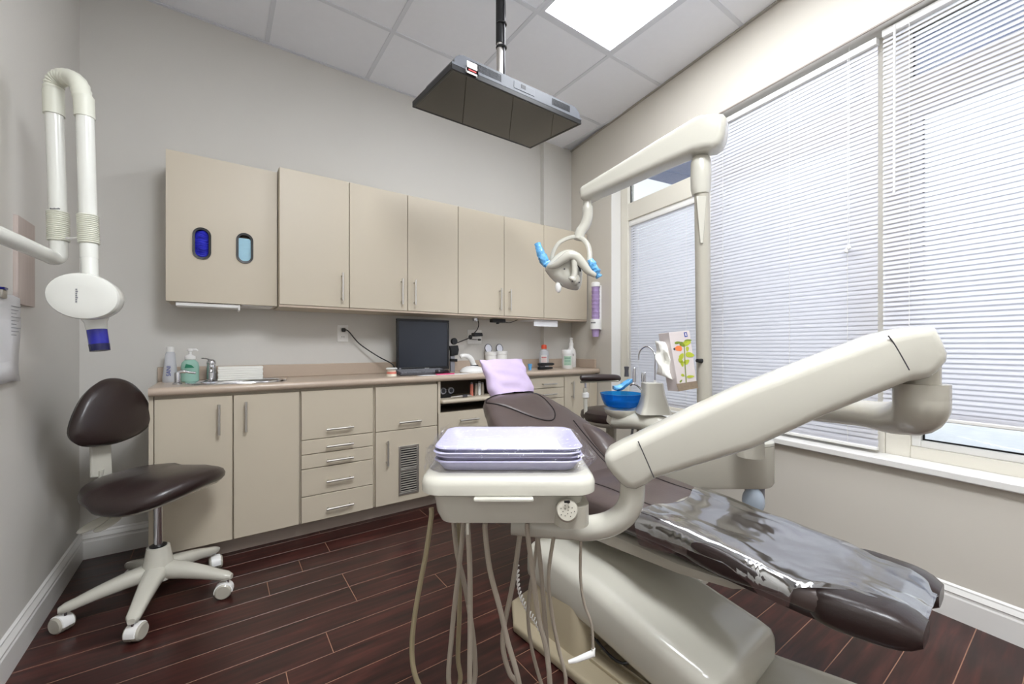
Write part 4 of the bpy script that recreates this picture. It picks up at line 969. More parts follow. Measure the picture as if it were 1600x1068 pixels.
for k, (e, z) in enumerate(((.0, .8085), (.006, .812), (.012, .828), (.016, .842), (.010, .858), (-.002, .8645), (-.03, .860), (-.07, .858))):
    r = []
    for i, (x, y) in enumerate(rrect(.170+e, .124+e, .04, 8)):
        f = mnoise.noise(Vector((x*22, y*22, k*1.7)))*.010*(1 if 0 < k < 6 else .15)+(.016 if (x > .12 and y < -.0 and k in (2, 3)) else 0)*abs(math.sin(i*2.1))
        r.append(cw(-.0085+x+f, UT-.018+y+f*.6, z+mnoise.noise(Vector((x*14, y*14, 5)))*.002*(k > 0)))
    rings.append(r)
b.loft(rings); 
g = []   # crumpled open end hanging over the left side
for j in range(12):
    q = j/11; row = []
    for i in range(14):
        s = i/13; pt = cw(-.175-.035*q-.012*mnoise.noise(Vector((s*6, q*4, 3))), UT-.12+.235*s+.02*q*(1-2*s), .868-.012*q-.085*q*q+.022*mnoise.noise(Vector((s*7, q*5, 9)))+(.014*math.sin(s*9)*q)); row.append(pt)
    g.append(row)
b.loft(g, cap=False, closed=False)
o = b.build('plastic_bag', 'clear', smooth=60); tag(o, 'clear crumpled plastic bag wrapped around the stack of lilac trays', 'plastic bag')

# ------------------------------------------------------------------ cuspidor unit beside the chair
cu_ = thing('cuspidor_unit', 'white cuspidor unit with a blue bowl between the dental chair and windows', 'cuspidor', (1.80, 1.0, 0))
def cb(name, m, b, **k): return b.build(name, m, cu_, world=True, **k)
b = MB(); rings = []
ct = cw(.92, 1.97, 0)
for e, z in ((.03, .46), (.006, .465), (0, .48), (0, .645), (.001, .646)):
    rings.append([cw(.90+x, 1.93+y, z) for x, y in rrect(.285-e, .13-e, .10, 8)])
b.loft(rings); cb('housing', 'unit2', b)
b = MB(); rings = []
for e, z in ((.0, .649), (.0, .660), (.008, .668), (.03, .673), (.08, .675)): rings.append([cw(.90+x, 1.93+y, z) for x, y in rrect(.285-e, .13-min(e, .06), .10-min(e, .06)*.9, 8)])
b.loft(rings); cb('housing_lid', 'unit', b)
b = MB(); b.lathe([(.06, 0), (.06, .02), (.045, .03), (.045, .47)], cw(.86, 1.95, 0), 24); cb('post', 'unit2', b)
b = MB(); b.box(-.02, .03, -.05, .03, .40, .47, fn=lambda x, y, z: cw(1.10+x, 1.90+y, z)); cb('bracket', 'grey', b, bevel=.004)
M['paleblue'] = mat('pale_blue_plastic', (196, 210, 226), .25, var=.03)
b = MB(); b.ell(cw(1.065, 1.83, .405), (.045, .045, .06)); cb('canister', 'paleblue', b)
# bowl arm
b = MB(); pts = smooth_path([P(950, 653, 2.17), P(968, 656, 2.14), P(1000, 657, 2.06), P(1035, 664, 1.99), P(1075, 684, 1.93), P(1105, 712, 1.90)], 5); n = len(pts)
b.tube(pts, [interp([(0, .03), (.12, .062), (.4, .060), (1, .062)], i/(n-1)) for i in range(n)], 20, flat=.72); cb('bowl_arm', 'unit', b)
bc_ = P(971, 634, 2.13)
b = MB(); b.lathe([(.045, -.05), (.07, -.035), (.085, -.015), (.088, 0), (.07, .0)], Vector((bc_.x, bc_.y, bc_.z-.012)), 28); cb('bowl_seat', 'unit', b)
b = MB(); b.lathe([(.03, .0), (.068, .003), (.086, .014), (.098, .04), (.107, .068), (.109, .074), (.105, .074), (.094, .04), (.082, .018), (.062, .007), (.01, .006)], Vector((bc_.x, bc_.y, bc_.z-.008)), 40); cb('bowl', 'bowl', b)
tw0 = P(1022, 640, 2.02); rings = []
for u0, u1, v, dpt in ((995, 1044, 645, .065), (1001, 1040, 632, .058), (1004.5, 1035.5, 615, .05), (1005, 1033, 598, .046), (1006.5, 1031.5, 597, .042)):
    c = P((u0+u1)/2, v, 2.03); hw = (u1-u0)/2/FPX*2.03; rings.append([c+Vector((C_, -S_, 0))*x+Vector((S_, C_, 0))*y for x, y in rrect(hw, dpt, .018, 4)])
b = MB(); b.loft(rings); cb('tower', 'unit', b)
b = MB(); b.tube(smooth_path([P(1023.5, 598, 2.02), P(1023.6, 575, 2.02), P(1023.6, 556, 2.02), P(1019, 546, 2.04), P(1010, 541, 2.07), P(1001.5, 546, 2.10), P(998.5, 554, 2.11), P(998, 562, 2.11)], 6), .0038, 10); cb('gooseneck', 'chrome', b)
b = MB(); b.lathe([(.007, 0), (.007, .012), (.004, .014)], P(1023.5, 598, 2.02), 12); cb('gooseneck_base', 'white', b)
for u, v0, v1, r_ in ((991, 597, 575, .009), (1003.5, 596, 582, .006), (1007.5, 596, 582, .006)):
    b = MB(); p0, p1 = P(u, v0, 2.06), P(u+.5, v1, 2.06); b.tube([p0, p0+(p1-p0)*.7, p1, p1+Vector((0, 0, .004))], [r_, r_*.95, r_*.7, r_*.2], 12); cb('valve', 'chrome', b)
b = MB(); b.tube(smooth_path([P(1002, 608, 1.99), P(996, 602, 1.98), P(989, 599, 1.98), P(985, 602, 1.99)], 5), .005, 10); cb('bowl_rinse', 'chrome', b)
b = MB(); b.lathe([(.012, 0), (.010, .03), (.013, .05), (.009, .052)], P(979, 588, 2.12), 12); cb('saliva_ejector', 'darkgrey', b)
b = MB(); rings = []
for k in range(8):
    q = k/7; c = P(958+30*q, 605-8*q+3*math.sin(q*5), 2.10); rings.append([c+Vector((0, 0, .016*math.sin(a)*(.6+.4*math.sin(q*PI))+.004*math.sin(3*a+q*7)))+Vector((S_, C_, 0))*(.02*math.cos(a)) for a in [2*PI*i/14 for i in range(14)]])
b.loft(rings); cb('barrier_film', 'bluefilm', b)
for k in range(4):     # suction hoses under the arm
    u = 989+8*k; b = MB(); b.tube(smooth_path([P(u, 665, 2.09), P(u-3+2*k, 700, 2.10), P(u+8, 735, 2.05), P(u+40, 745, 1.97)], 5), .0065, 8); cb('suction_hose', 'hose' if k % 2 else 'grey', b)

# ------------------------------------------------------------------ treatment light on its pole
t = thing('treatment_light', 'white dental treatment light on a tall pole with blue-wrapped handles', 'dental lamp', P(1100, 700, 1.85))
TPx = 1.85
b = MB(); b.tube([P(1102, 694, TPx), P(1099, 500, TPx), P(1096.5, 290, TPx)], .0315, 20); b.build('pole', 'unit2', t, world=True)
b = MB(); c0 = P(1095, 306, TPx); b.lathe([(.024, 0), (.036, .006), (.041, .03), (.043, .09), (.042, .150), (.036, .168), (.024, .172)], c0, 24); b.build('sleeve', 'unit', t, world=True)
b = MB(); b.tube([P(1094, 250, TPx), P(1093.5, 222, TPx)], .026, 18); b.build('neck', 'unit2', t, world=True)
b = MB(); b.loft([[P(1088, 306, TPx-.034), P(1104, 306, TPx-.034), P(1104, 306, TPx-.02), P(1088, 306, TPx-.02)], [P(1094, 380, TPx-.034), P(1099, 380, TPx-.034), P(1099, 380, TPx-.02), P(1094, 380, TPx-.02)]]); b.build('cable_cover', 'unit', t, world=True, bevel=.003)
Ra2, La2 = cw((1110-800)/648*1.80, 1.80, 0), cw((912-800)/648*2.15, 2.15, 0); ad2 = (La2-Ra2).normalized(); an2 = Vector((-ad2.y, ad2.x, 0))
if an2.dot(Ra2) < 0: an2 = -an2
fp2 = Ra2-an2*.055
px = [(902.4, 299), (903.5, 293), (907, 288.5), (960, 256), (1030, 212.5), (1082, 181), (1092, 176.5), (1103, 175), (1119, 173.5), (1129, 174.5), (1133.5, 180), (1133, 195), (1130, 210), (1124, 222), (1114, 229), (1100, 231), (1082, 234), (1044, 250), (970, 283), (925, 303), (912, 309.5), (905, 309)]
b = MB(); slab(b, [PP(u, v, fp2, an2) for u, v in px], an2, .115, r=.028, n=5); b.build('arm', 'unit', t, world=True, smooth=50)
b = MB(); j0 = P(918, 308, 2.14); b.tube(smooth_path([j0+Vector((0, 0, .02)), j0+Vector((0, 0, -.04)), P(918, 338, 2.14), P(914, 352, 2.14), P(907, 362, 2.14), P(904, 374, 2.14)], 5), [.021]*6+[.027]*20, 16); b.build('drop_tube', 'unit', t, world=True)
b = MB(); b.tube(smooth_path([P(862, 412, 2.17), P(863, 398, 2.17), P(872, 381, 2.16), P(887, 372, 2.15), P(903, 370, 2.13), P(915, 377, 2.10), P(921, 391, 2.08), P(921, 408, 2.07), P(918, 420, 2.06)], 5), .0135, 12, flat=.7); b.build('yoke', 'unit', t, world=True)
hcn = P(886, 424, 2.12); fw = (P(905, 440, 1.9)-hcn).normalized()
fwd = Vector((S_, C_, 0)); rgt = Vector((C_, -S_, 0)); upz = Vector((0, 0, 1))
opx = [(851, 418), (862, 405), (872, 396), (884, 391), (897, 392), (906, 401), (909, 418), (909, 436), (906, 450), (899, 453.5), (884, 450), (868, 441), (857, 430)]
ol = close_path([PP(u, v, hcn, fwd) for u, v in opx], 3)
b = MB(); pillow(b, ol, -fwd, .15, prof=[(.55, -.5), (.75, -.42), (.92, -.25), (1, 0), (.99, .12), (.93, .26), (.80, .36), (.6, .42), (.3, .45)]); hd = b.build('lamp_head', 'unit', t, world=True)
b = MB(); b.tube(smooth_path([P(858, 416, 2.08), P(868, 414, 2.05), P(880, 405, 2.03), P(890, 399, 2.02), P(901, 402, 2.02), P(911, 413, 2.02), P(920, 424, 2.02), P(930, 430, 2.03)], 5), [.012+.012*math.sin(PI*i/35) for i in range(36)], 12); b.build('handle_bar', 'unit', t, world=True)
b = MB(); b.tube(smooth_path([P(897, 405, 2.02), P(898, 420, 2.02), P(897, 432, 2.02), P(893, 438, 2.02)], 5), [.015]*12+[.02, .021, .022, .02], 12); b.build('rear_rib', 'unit', t, world=True)
b = MB(); b.ell(P(899, 437, 2.03), (.028, .02, .028)); b.build('rear_knob', 'unit2', t, world=True)
for u, v in ((882, 420), (894, 439.5), (905, 441)): b = MB(); b.ell(P(u, v, 2.035 if u < 890 else 2.01), (.004, .004, .004), 8, 6); b.build('screw', 'darkgrey', t, world=True)
b = MB(); b.tube(smooth_path([P(902, 412, 2.035), P(906, 419, 2.03), P(907, 424, 2.03)], 4), .0045, 6); b.build('vent_slot', 'black', t, world=True)
b = MB(); b.ell(P(872.5, 448, 2.10), (.016, .016, .03)); b.build('lens_clip', 'white', t, world=True)
for k, pp in enumerate(([(840, 380), (845, 396), (851, 408), (858, 417)], [(922, 405), (927, 415), (932, 424), (937, 433)])):
    q = smooth_path([P(u, v, 2.10 if k == 0 else 2.04) for u, v in pp], 5); n = len(q)
    b = MB(); b.tube(q, [(.024 if k == 0 else .020)*(1+.35*mnoise.noise(Vector((i*.45, k*5, 1))))*(.55+.45*math.sin(PI*(i+1)/(n+1))) for i in range(n)], 10); b.v = [p+Vector((mnoise.noise(p*60), mnoise.noise(p*60+Vector((9, 0, 0))), mnoise.noise(p*60+Vector((0, 9, 0)))))*.006 for p in b.v]; b.build('wrapped_handle', 'bluefilm', t, world=True)

# tissue box clamped to the pole
t = thing('tissue_box', 'tissue box with a leafy plant and orange butterfly print clamped to the lamp pole', 'tissue box', P(1070, 610, 1.80))
bt = 1.79; co = [P(1045, 519, bt), P(1077.5, 516, bt+.03), P(1090, 606, bt+.03), P(1060.5, 611.5, bt)]
nb = (co[1]-co[0]).cross(co[3]-co[0]).normalized()
if nb.dot(co[0]-E0) < 0: nb = -nb
b = MB(); b.prism(co, nb*.075); M['box'] = mat('tissue_box_card', (214, 204, 202), .55, var=.05, scale=10); b.build('carton', 'box', t, world=True, bevel=.002)
def BXp(u, v): return PP(u, v, co[0]-nb*.0006, nb)
def blot(name, m, pts): b = MB(); b.prism([BXp(*p) for p in pts], -nb*.0004); return b.build(name, m, t, world=True, smooth=0)
M['leafp'] = mat('printed_leaf', (176, 186, 52), .5, var=.25, scale=60); M['leafd'] = mat('printed_leaf_dark', (118, 136, 44), .5, var=.2, scale=60); M['orange'] = mat('printed_orange', (240, 124, 66), .5, var=.15, scale=60); M['soilp'] = mat('printed_soil', (140, 124, 104), .6, var=.25, scale=80)
blot('printed_band', 'soilp', [(1056.6, 599.5), (1089.2, 594.6), (1090.6, 606), (1060.5, 611)])
def leaf(cx, cy, a, L_, w_, m='leafp'):
    ca, sa = math.cos(R(a)), math.sin(R(a)); pts = []
    for i in range(12):
        q = 2*PI*i/12; x = math.cos(q)*L_; y = math.sin(q)*w_*(1-.35*math.cos(q)); pts.append((cx+x*ca-y*sa, cy+x*sa+y*ca))
    blot('printed_leaf', m, pts)
for a in ((1073, 536, -20, 7, 4), (1066, 538, 40, 5, 3.2, 'leafd'), (1075, 532, -10, 6, 2.2, 'leafd'), (1059, 535, -10, 5, 2, 'leafd'), (1078, 554, 10, 7, 4), (1065, 556, -60, 5, 3.5), (1064, 564, 60, 6, 3), (1073, 565, -40, 5, 3.5), (1066, 568, 80, 5, 2.5), (1079, 588, -5, 6, 2.2), (1067, 586, 30, 3, 2), (1064, 595, -50, 3, 1.4, 'leafd'), (1074, 545, 90, 4, 2.4)): leaf(*a)
blot('printed_stem', 'leafd', [(1068.6, 540), (1069.8, 540), (1071, 570), (1073, 597), (1071.6, 597), (1069.6, 570)])
blot('printed_butterfly', 'orange', [(1054, 543), (1058, 540), (1064, 540), (1066, 545), (1064, 548.5), (1057, 547.5)]); blot('printed_butterfly', 'inkk', [(1051.5, 545), (1054, 542.5), (1055.4, 545), (1054.5, 547.6)])
blot('printed_logo', 'ink', [(1068.5, 519), (1073, 518.5), (1074.2, 526), (1069.8, 526.6)]); blot('printed_logo', 'white', [(1070, 520.5), (1071.8, 520.3), (1072.6, 524.6), (1070.9, 524.9)]) if False else None
b = MB(); b.prism([BXp(*p)-nb*.0006 for p in [(1070.2, 520.4), (1071.8, 520.2), (1072.6, 524.8), (1071, 525)]], -nb*.0003); b.build('printed_logo', 'white', t, world=True, smooth=0)
b = MB(); q = P(1089, 563, 1.82); b.tube([q, P(1096, 563.5, 1.83)], [.008, .011], 12); b.build('clamp', 'black', t, world=True)
g = []
for j in range(12):
    s = j/11; row = []
    for i in range(10):
        q = i/9; u = 1052-28*q*(1-.15*abs(s-.2))+6*s*(1-q); v = 540+60*s-q*(16*s)+8*q*(s-.5)-4+10*q*q*(1-s)*0
        row.append(P(u+1.6*math.sin(s*12+q*5), v, bt+.03+.012*math.sin(s*8+q*6)+.008*math.sin(q*14)))
    g.append(row)
b = MB(); b.loft(g, cap=False, closed=False); o = b.build('tissue', 'towel', t, world=True, smooth=60); md = o.modifiers.new('thick', 'SOLIDIFY'); md.thickness = .0012

# ------------------------------------------------------------------ assistant stool behind the cuspidor
ac = P(955, 645, 2.72); t = thing('stool', 'brown vinyl assistant stool with a padded arm bar behind the cuspidor', 'stool', (ac.x, ac.y, 0))
stool_base(t, 20, .27, .60, hubz=.26)
zt = ac.z+.03
b = MB(); b.loft([[(.19*k*math.copysign(abs(math.cos(a))**.85, math.cos(a)), .19*k*math.copysign(abs(math.sin(a))**.85, math.sin(a)), z) for a in [2*PI*i/32 for i in range(32)]] for k, z in ((.8, zt-.075), (.95, zt-.07), (1, zt-.045), (.97, zt-.018), (.85, zt-.003), (.5, zt), (.15, zt))]); b.build('seat', 'vinyl', t)
b = MB(); b.loft([[(.18*k*math.cos(a), .18*k*math.sin(a), z) for a in [2*PI*i/28 for i in range(28)]] for k, z in ((.4, zt-.115), (.75, zt-.105), (.95, zt-.085), (.96, zt-.073))]); b.build('seat_pan', 'unit', t)
b = MB(); b.lathe([(.028, .38), (.032, .40), (.034, zt-.13), (.05, zt-.11)], (0, 0, 0), 20); b.build('column_cover', 'unit2', t)
tl = t.matrix_basis.inverted()
arm0 = tl @ P(915, 690, 2.70)
b = MB(); b.tube(smooth_path([tl @ P(914, 606, 2.68), tl @ P(915, 640, 2.68), tl @ P(916, 676, 2.68), tl @ P(924, 686, 2.68), tl @ P(945, 680, 2.70), (0, 0, zt-.16)], 5), .013, 10); b.build('arm_post', 'unit', t)
b = MB(); b.lathe([(.012, -.02), (.022, -.014), (.022, .012), (.012, .02)], tl @ P(915, 617, 2.68), 14); b.build('arm_clamp', 'white', t)
b = MB(); b.tube([tl @ P(914.5, 598, 2.68), tl @ P(914.6, 614, 2.68)], .008, 10); b.build('arm_rod', 'chrome', t)
b = MB(); q = [tl @ P(u, v, 2.68) for u, v in ((907, 596.5), (935, 595.5), (966, 594.5))]; b.tube(q, .014, 12, flat=.5); b.build('arm_bracket', 'unit', t)
b = MB(); q = smooth_path([tl @ P(u, v, tt) for u, v, tt in ((906, 590.5, 2.66), (912, 590, 2.66), (935, 589.5, 2.67), (960, 590, 2.69), (968, 592, 2.71))], 5); n = len(q); b.tube(q, [.030*min(1, .35+i*.3)*min(1, .35+(n-1-i)*.25) for i in range(n)], 16, flat=.75); b.build('arm_pad', 'vinyl', t)
# foot control on the floor
fc = Vector((1.43, .46, 0)); t = thing('foot_control', 'low off-white foot control housing on the floor beside the lift base', 'foot control', fc, R(20))
b = MB(); b.loft([[(x, y-.02*z*4, z) for x, y in rrect(w_, h_, .03, 5)] for w_, h_, z in ((.11, .19, 0), (.11, .19, .055), (.095, .17, .085), (.06, .12, .098))]); b.build('housing', 'unit2', t)
b = MB(); b.loft([[(x, .24+y, z) for x, y in rrect(w_, .05, .02, 4)] for w_, z in ((.07, .012), (.075, .02), (.07, .03))]); b.build('pedal', 'grey', t)
# ------------------------------------------------------------------ small things on and over the counter
def onc(u, y): p = PY(u, 590, y); return Vector((p.x, y, CT1))
def bottle(name, prof, u, y, m, label, cat, n=24, flat=1.0):
    t = thing(name, label, cat, onc(u, y)); b = MB(); b.lathe(prof, n=n); 
    if flat != 1: b.v = [Vector((p.x, p.y*flat, p.z)) for p in b.v]
    b.build('body', m, t); return t
t = bottle('sanitizer_bottle', [(.030, 0), (.033, .006), (.033, .03), (.029, .07), (.024, .115), (.022, .15), (.018, .162), (.016, .168)], 266, 2.90, 'clearb', 'clear slim bottle with blue lettering in the sink corner', 'bottle', flat=.8)
b = MB(); b.lathe([(.017, .164), (.017, .188), (.012, .192)]); b.build('cap', 'white', t)
text('SANI', .026, 'ink', t, (-.004, -.0285, .062), (0, .02, 1), (-1, 0, 0), world=False)
t = bottle('soap_bottle', [(.034, 0), (.040, .006), (.040, .085), (.036, .105), (.024, .118), (.019, .122)], 297, 2.86, 'soap', 'green liquid soap bottle with a white foam pump beside the sink', 'bottle', flat=.85)
b = MB(); b.lathe([(.020, .120), (.024, .124), (.024, .140), (.012, .146), (.007, .150), (.007, .166), (.014, .168), (.015, .178), (.006, .182)]); b.build('pump', 'white', t)
b = MB(); b.tube([(0, 0, .174), (.026, -.01, .176), (.034, -.012, .170)], [.007, .006, .004], 10); b.build('nozzle', 'white', t)
b = MB(); b.loft([[(-.022, -.0352, .078), (.02, -.0352, .078), (.008, -.0352, .092), (-.016, -.0352, .10)], [(-.022, -.0360, .078), (.02, -.0360, .078), (.008, -.0360, .092), (-.016, -.0360, .10)]]); b.build('logo', 'inkg', t)
p = onc(277, 2.70); t = thing('sink_spout', 'small chrome spout at the left edge of the sink', 'faucet', p)
b = MB(); b.lathe([(.020, 0), (.020, .006), (.013, .012), (.013, .055), (.011, .062)]); b.build('post', 'chrome', t)
b = MB(); b.tube(smooth_path([(0, 0, .058), (.02, 0, .066), (.05, .0, .060), (.075, 0, .056)], 5), [.009]*8+[.006]*8, 10); b.build('spout', 'chrome', t)
# paper towels: folded towels in a pile
p0, p1 = onc(340, 2.90), onc(410, 2.90); hgt = .078
for k in range(6):
    b = MB(); z = CT1+.004+k*hgt/6 if False else CT1+k*hgt/6; b.box(p0.x+.002*(k % 2), p1.x-.002*((k+1) % 2), 2.85, 2.945, z, z+hgt/6-.0006)
    nm = ('bottom of the pile', 'second from the bottom of the pile', 'third from the bottom of the pile', 'third from the top of the pile', 'second from the top of the pile', 'on top of the pile')[k]
    tag(b.build('paper_towel_pack', 'towel', bevel=.0015, seg=2), 'folded white paper towels beside the faucet, %s' % nm, 'paper towels', 'folded paper towels by the sink')
p = onc(412, 2.72); t = thing('waste_chute', 'round steel-rimmed waste hole in the countertop', 'waste hole', p)
b = MB(); b.lathe([(.10, 0), (.10, .002), (.086, .003), (.084, .001)], n=36); b.build('rim', 'steel', t)
b = MB(); b.lathe([(.084, .0002), (.084, .0012), (.01, .0013)], n=36); b.build('opening', 'black', t)
# denture model
p = onc(612, 2.68); t = thing('teeth_model', 'small clear-boxed dental model with pink gums on the counter', 'dental model', p)
def horseshoe(z0, z1, r0, r1, m, nm):
    b = MB(); rings = []
    for i in range(17):
        a = R(-200+220*i/16); c = Vector((math.cos(a)*.022, math.sin(a)*.026, 0)); d = Vector((math.cos(a), math.sin(a), 0)); rings.append([c-d*r0+Vector((0, 0, z0)), c+d*r0+Vector((0, 0, z0)), c+d*r1+Vector((0, 0, z1)), c-d*r1+Vector((0, 0, z1))])
    b.loft(rings); b.build(nm, m, t)
horseshoe(.0, .014, .012, .010, 'teeth', 'base'); horseshoe(.014, .028, .010, .008, 'gum', 'gums')
for i in range(12):
    a = R(-192+17.2*i*1.0); b = MB(); c = Vector((math.cos(a)*.023, math.sin(a)*.027, .033)); b.ell(c, (.0048, .0048, .008), 8, 6); b.build('tooth', 'teeth', t)
b = MB(); b.lathe([(.036, .044), (.037, .05), (.030, .054), (.006, .055)]); b.build('lid', 'white', t)
# outlet, plug and cord
t = thing('wall_outlet', 'white wall outlet left of the monitor', 'outlet', (.703, BY, 1.12))
b = MB(); b.box(.668, .739, BY-.006, BY, 1.118, 1.233); b.build('plate', 'white', t, world=True, bevel=.002)
b = MB(); b.box(.686, .721, BY-.009, BY-.005, 1.135, 1.168); b.box(.686, .721, BY-.009, BY-.005, 1.182, 1.216); fc_ = b.build('socket', 'white', t, world=True, bevel=.002)
b = MB()
for zc in (1.151,): b.box(.695, .698, BY-.0095, BY-.0085, zc-.004, zc+.006); b.box(.708, .711, BY-.0095, BY-.0085, zc-.004, zc+.006)
b.build('slots', 'black', fc_, world=True, smooth=0)
b = MB(); xa, xb = PY(730, 525, BY).x, PY(752, 525, BY).x; t = thing('wall_outlet', 'white wall plate behind the webcam holder, right of the monitor', 'outlet', ((xa+xb)/2, BY, 1.1)); b.box(xa, xb, BY-.006, BY, 1.108, 1.225); b.build('plate', 'white', t, world=True, bevel=.002)
# monitor
MY = 2.79; a, c = PY(620, 497, MY), PY(702, 580, MY); mx0, mx1, mz0, mz1 = a.x, c.x, .918, a.z
t = thing('monitor', 'black square computer monitor switched off on the countertop', 'monitor', ((mx0+mx1)/2, MY, CT1)); e = .016
b = MB(); b.box(mx0, mx1, MY, MY+.02, mz1-e, mz1); b.box(mx0, mx1, MY, MY+.02, mz0, mz0+e+.006); b.box(mx0, mx0+e, MY, MY+.02, mz0+e, mz1-e); b.box(mx1-e, mx1, MY, MY+.02, mz0+e, mz1-e); b.build('bezel', 'black', t, world=True, bevel=.003)
M['lcd'] = mat('dark_lcd', (42, 46, 54), .25, var=.06, scale=3)
b = MB(); b.box(mx0+e, mx1-e, MY+.003, MY+.012, mz0+e, mz1-e); b.build('screen', 'lcd', t, world=True, smooth=0)
b = MB(); b.box(mx0+.01, mx1-.01, MY+.018, MY+.05, mz0+.02, mz1-.02); b.build('rear_shell', 'black', t, world=True, bevel=.012)
xm_ = (mx0+mx1)/2
b = MB(); b.box(xm_-.03, xm_+.03, MY+.05, MY+.07, CT1+.01, mz0+.15); b.build('neck', 'black', t, world=True, bevel=.004)
b = MB(); b.lathe([(.11, 0), (.11, .008), (.06, .014)], (xm_, MY+.07, CT1), 28); b.build('foot', 'black', t, world=True)
b = MB()
for i in range(4): b.box(xm_+.005+i*.009, xm_+.011+i*.009, MY-.0008, MY, mz0+.006, mz0+.014)
b.build('logo', 'white', t, world=True, smooth=0)
b = MB(); b.lathe([(.008, 0), (.008, .001), (.004, .002)], (mx0+.024, MY, mz0+.012), 14, (0, -1, 0)); b.build('power_button', 'grey', t, world=True)
b = MB(); b.box(.692, .716, BY-.035, BY-.009, 1.186, 1.212); b.build('plug', 'black', t, world=True, bevel=.005)
b = MB(); b.tube(smooth_path([(.704, BY-.03, 1.20), (.73, 2.955, 1.19), PY(562, 537, 2.95), PY(590, 556, 2.92), PY(612, 568, 2.86), (1.03, 2.85, .915), (1.10, 2.88, .93)], 6), .0042, 8); b.build('cord', 'black', t, world=True)
b = MB(); q = PY(617, 570, 2.82); b.box(q.x-.015, q.x+.06, 2.80, 2.84, CT1+.002, CT1+.03); b.build('adapter', 'black', t, world=True, bevel=.004)
# keyboard, sheet, pink note, headset-like black cable bundle
kx0, kx1 = PY(622, 585, 2.66).x, PY(700, 580, 2.66).x
t = thing('keyboard', 'dark grey computer keyboard in front of the monitor', 'keyboard', ((kx0+kx1)/2, 2.69, CT1))
def KB(x, y, z): return Vector((x, y, CT1+z+(y-2.62)*.14))
b = MB(); b.box(kx0, kx1, 2.62, 2.76, .001, .016, fn=KB); kb = b.build('case', 'darkgrey', t, world=True, bevel=.004)
km = MB(); km.box(0, .0165, 0, .0165, 0, .005); k0 = None; inv = t.matrix_basis.inverted()
for r in range(5):
    for c in range(int((kx1-kx0-.03)/.0205)):
        if k0 is None: k0 = km.build('key', 'grey', t, bevel=0, smooth=0); o = k0
        else: o = k0.copy(); col.objects.link(o)
        o.location = inv @ KB(kx0+.014+c*.0205, 2.634+r*.0225, .016); o.rotation_euler = (R(8), 0, 0)
b = MB(); sp_ = [PZ(u, v, CT1) for u, v in ((650, 586), (690, 590), (728, 584), (690, 579))]; q = [onc(640, 2.58), onc(735, 2.58), onc(733, 2.68), onc(688, 2.66)]
b = MB(); b.box(onc(655, 2.58).x, onc(730, 2.58).x, 2.545, 2.615, CT1+.0003, CT1+.0018); tag(b.build('paper_sheet', 'paper', smooth=0), 'white paper sheet on the counter in front of the keyboard', 'paper')
b = MB(); xk = onc(695, 2.58).x; b.prism([(xk-.07, 2.552, CT1+.002), (xk+.06, 2.556, CT1+.002), (xk+.085, 2.60, CT1+.002), (xk+.0, 2.613, CT1+.002), (xk-.06, 2.60, CT1+.002)], (0, 0, .006)); tag(b.build('pink_pad', 'pink', smooth=0), 'bright pink note pad on the white paper sheet', 'note pad')
t = thing('earphones', 'tangled black earphones with silver ends on the pink pad', 'earphones', (xk, 2.60, CT1+.008))
b = MB(); pts = []
r5 = random.Random(5)
for i in range(22): a = i*1.3; pts.append((xk-.02+.055*math.cos(a)*(.6+.4*r5.random()), 2.585+.018*math.sin(a), CT1+.014+.018*r5.random()))
b.tube(smooth_path(pts, 4), .0045, 6); b.build('cable', 'black', t, world=True)
for k in range(3): b = MB(); b.ell((xk-.045+.022*k, 2.572, CT1+.027), (.007, .006, .009), 10, 8); b.build('earbud', 'grey', t, world=True)
# webcam holder to the right of the monitor
wy = 2.84
t = thing('camera_holder', 'black camera holder clamped beside the monitor with an arm towards the wall plate', 'camera holder', PY(710, 565, wy))
def w3(u, v, dy=0): return PY(u, v, wy+dy)
b = MB(); b.lathe([(.022, -.012), (.026, -.008), (.026, .008), (.022, .012)], w3(709.5, 533), 24, (0, -1, .1)); b.build('disc', 'black', t, world=True)
b = MB(); q = [w3(u, v) for u, v in ((702, 540), (716, 539), (717.5, 546), (716, 554), (705, 556), (705, 548))]; b.prism(q, (0, .03, 0)); b.build('clamp_body', 'black', t, world=True, bevel=.004)
b = MB(); q = [w3(u, v) for u, v in ((705, 560), (715, 560.5), (715, 565), (705, 564))]; b.prism(q, (0, .03, 0)); b.build('clamp_foot', 'black', t, world=True, bevel=.003)
b = MB(); b.box(w3(708, 560).x-.015, w3(708, 560).x+.02, wy+.01, wy+.03, CT1, w3(708, 548).z); b.build('stand', 'grey', t, world=True, bevel=.002)
b = MB(); b.tube([w3(715, 535), w3(733, 528, .06), w3(737, 526, .08)], .0045, 8); b.build('arm', 'black', t, world=True)
b = MB(); b.ell(w3(735, 526.5, .07), (.017, .015, .02), 12, 8); b.build('joint', 'black', t, world=True)
b = MB(); q = [w3(u, v, .05) for u, v in ((741, 519.5), (754, 519.5), (755, 525), (741, 525.5))]; b.prism(q, (0, .05, 0)); b.build('camera', 'black', t, world=True, bevel=.005)
b = MB(); q = w3(749, 530.5, .06); b.tube([w3(737, 530, .07), w3(745, 530.5, .06)], .003, 6); b.ell(q, (.018, .01, .008), 12, 8); b.build('probe', 'black', t, world=True)
b = MB(); b.tube(smooth_path([w3(741, 520, .07), w3(746, 514, .08), w3(748, 506, .09), w3(746.5, 498, .06), w3(750, 495.5, .04), w3(766, 494.5, .02)], 5), .004, 7); b.build('cable', 'black', t, world=True)
t = thing('power_strip', 'black power adapter fixed under the wall cabinets with a loose cable', 'adapter', PY(778, 494, 2.85))
a = PY(768, 494, 2.84); c = PY(788, 494, 2.84); zt_ = UZ0-.013
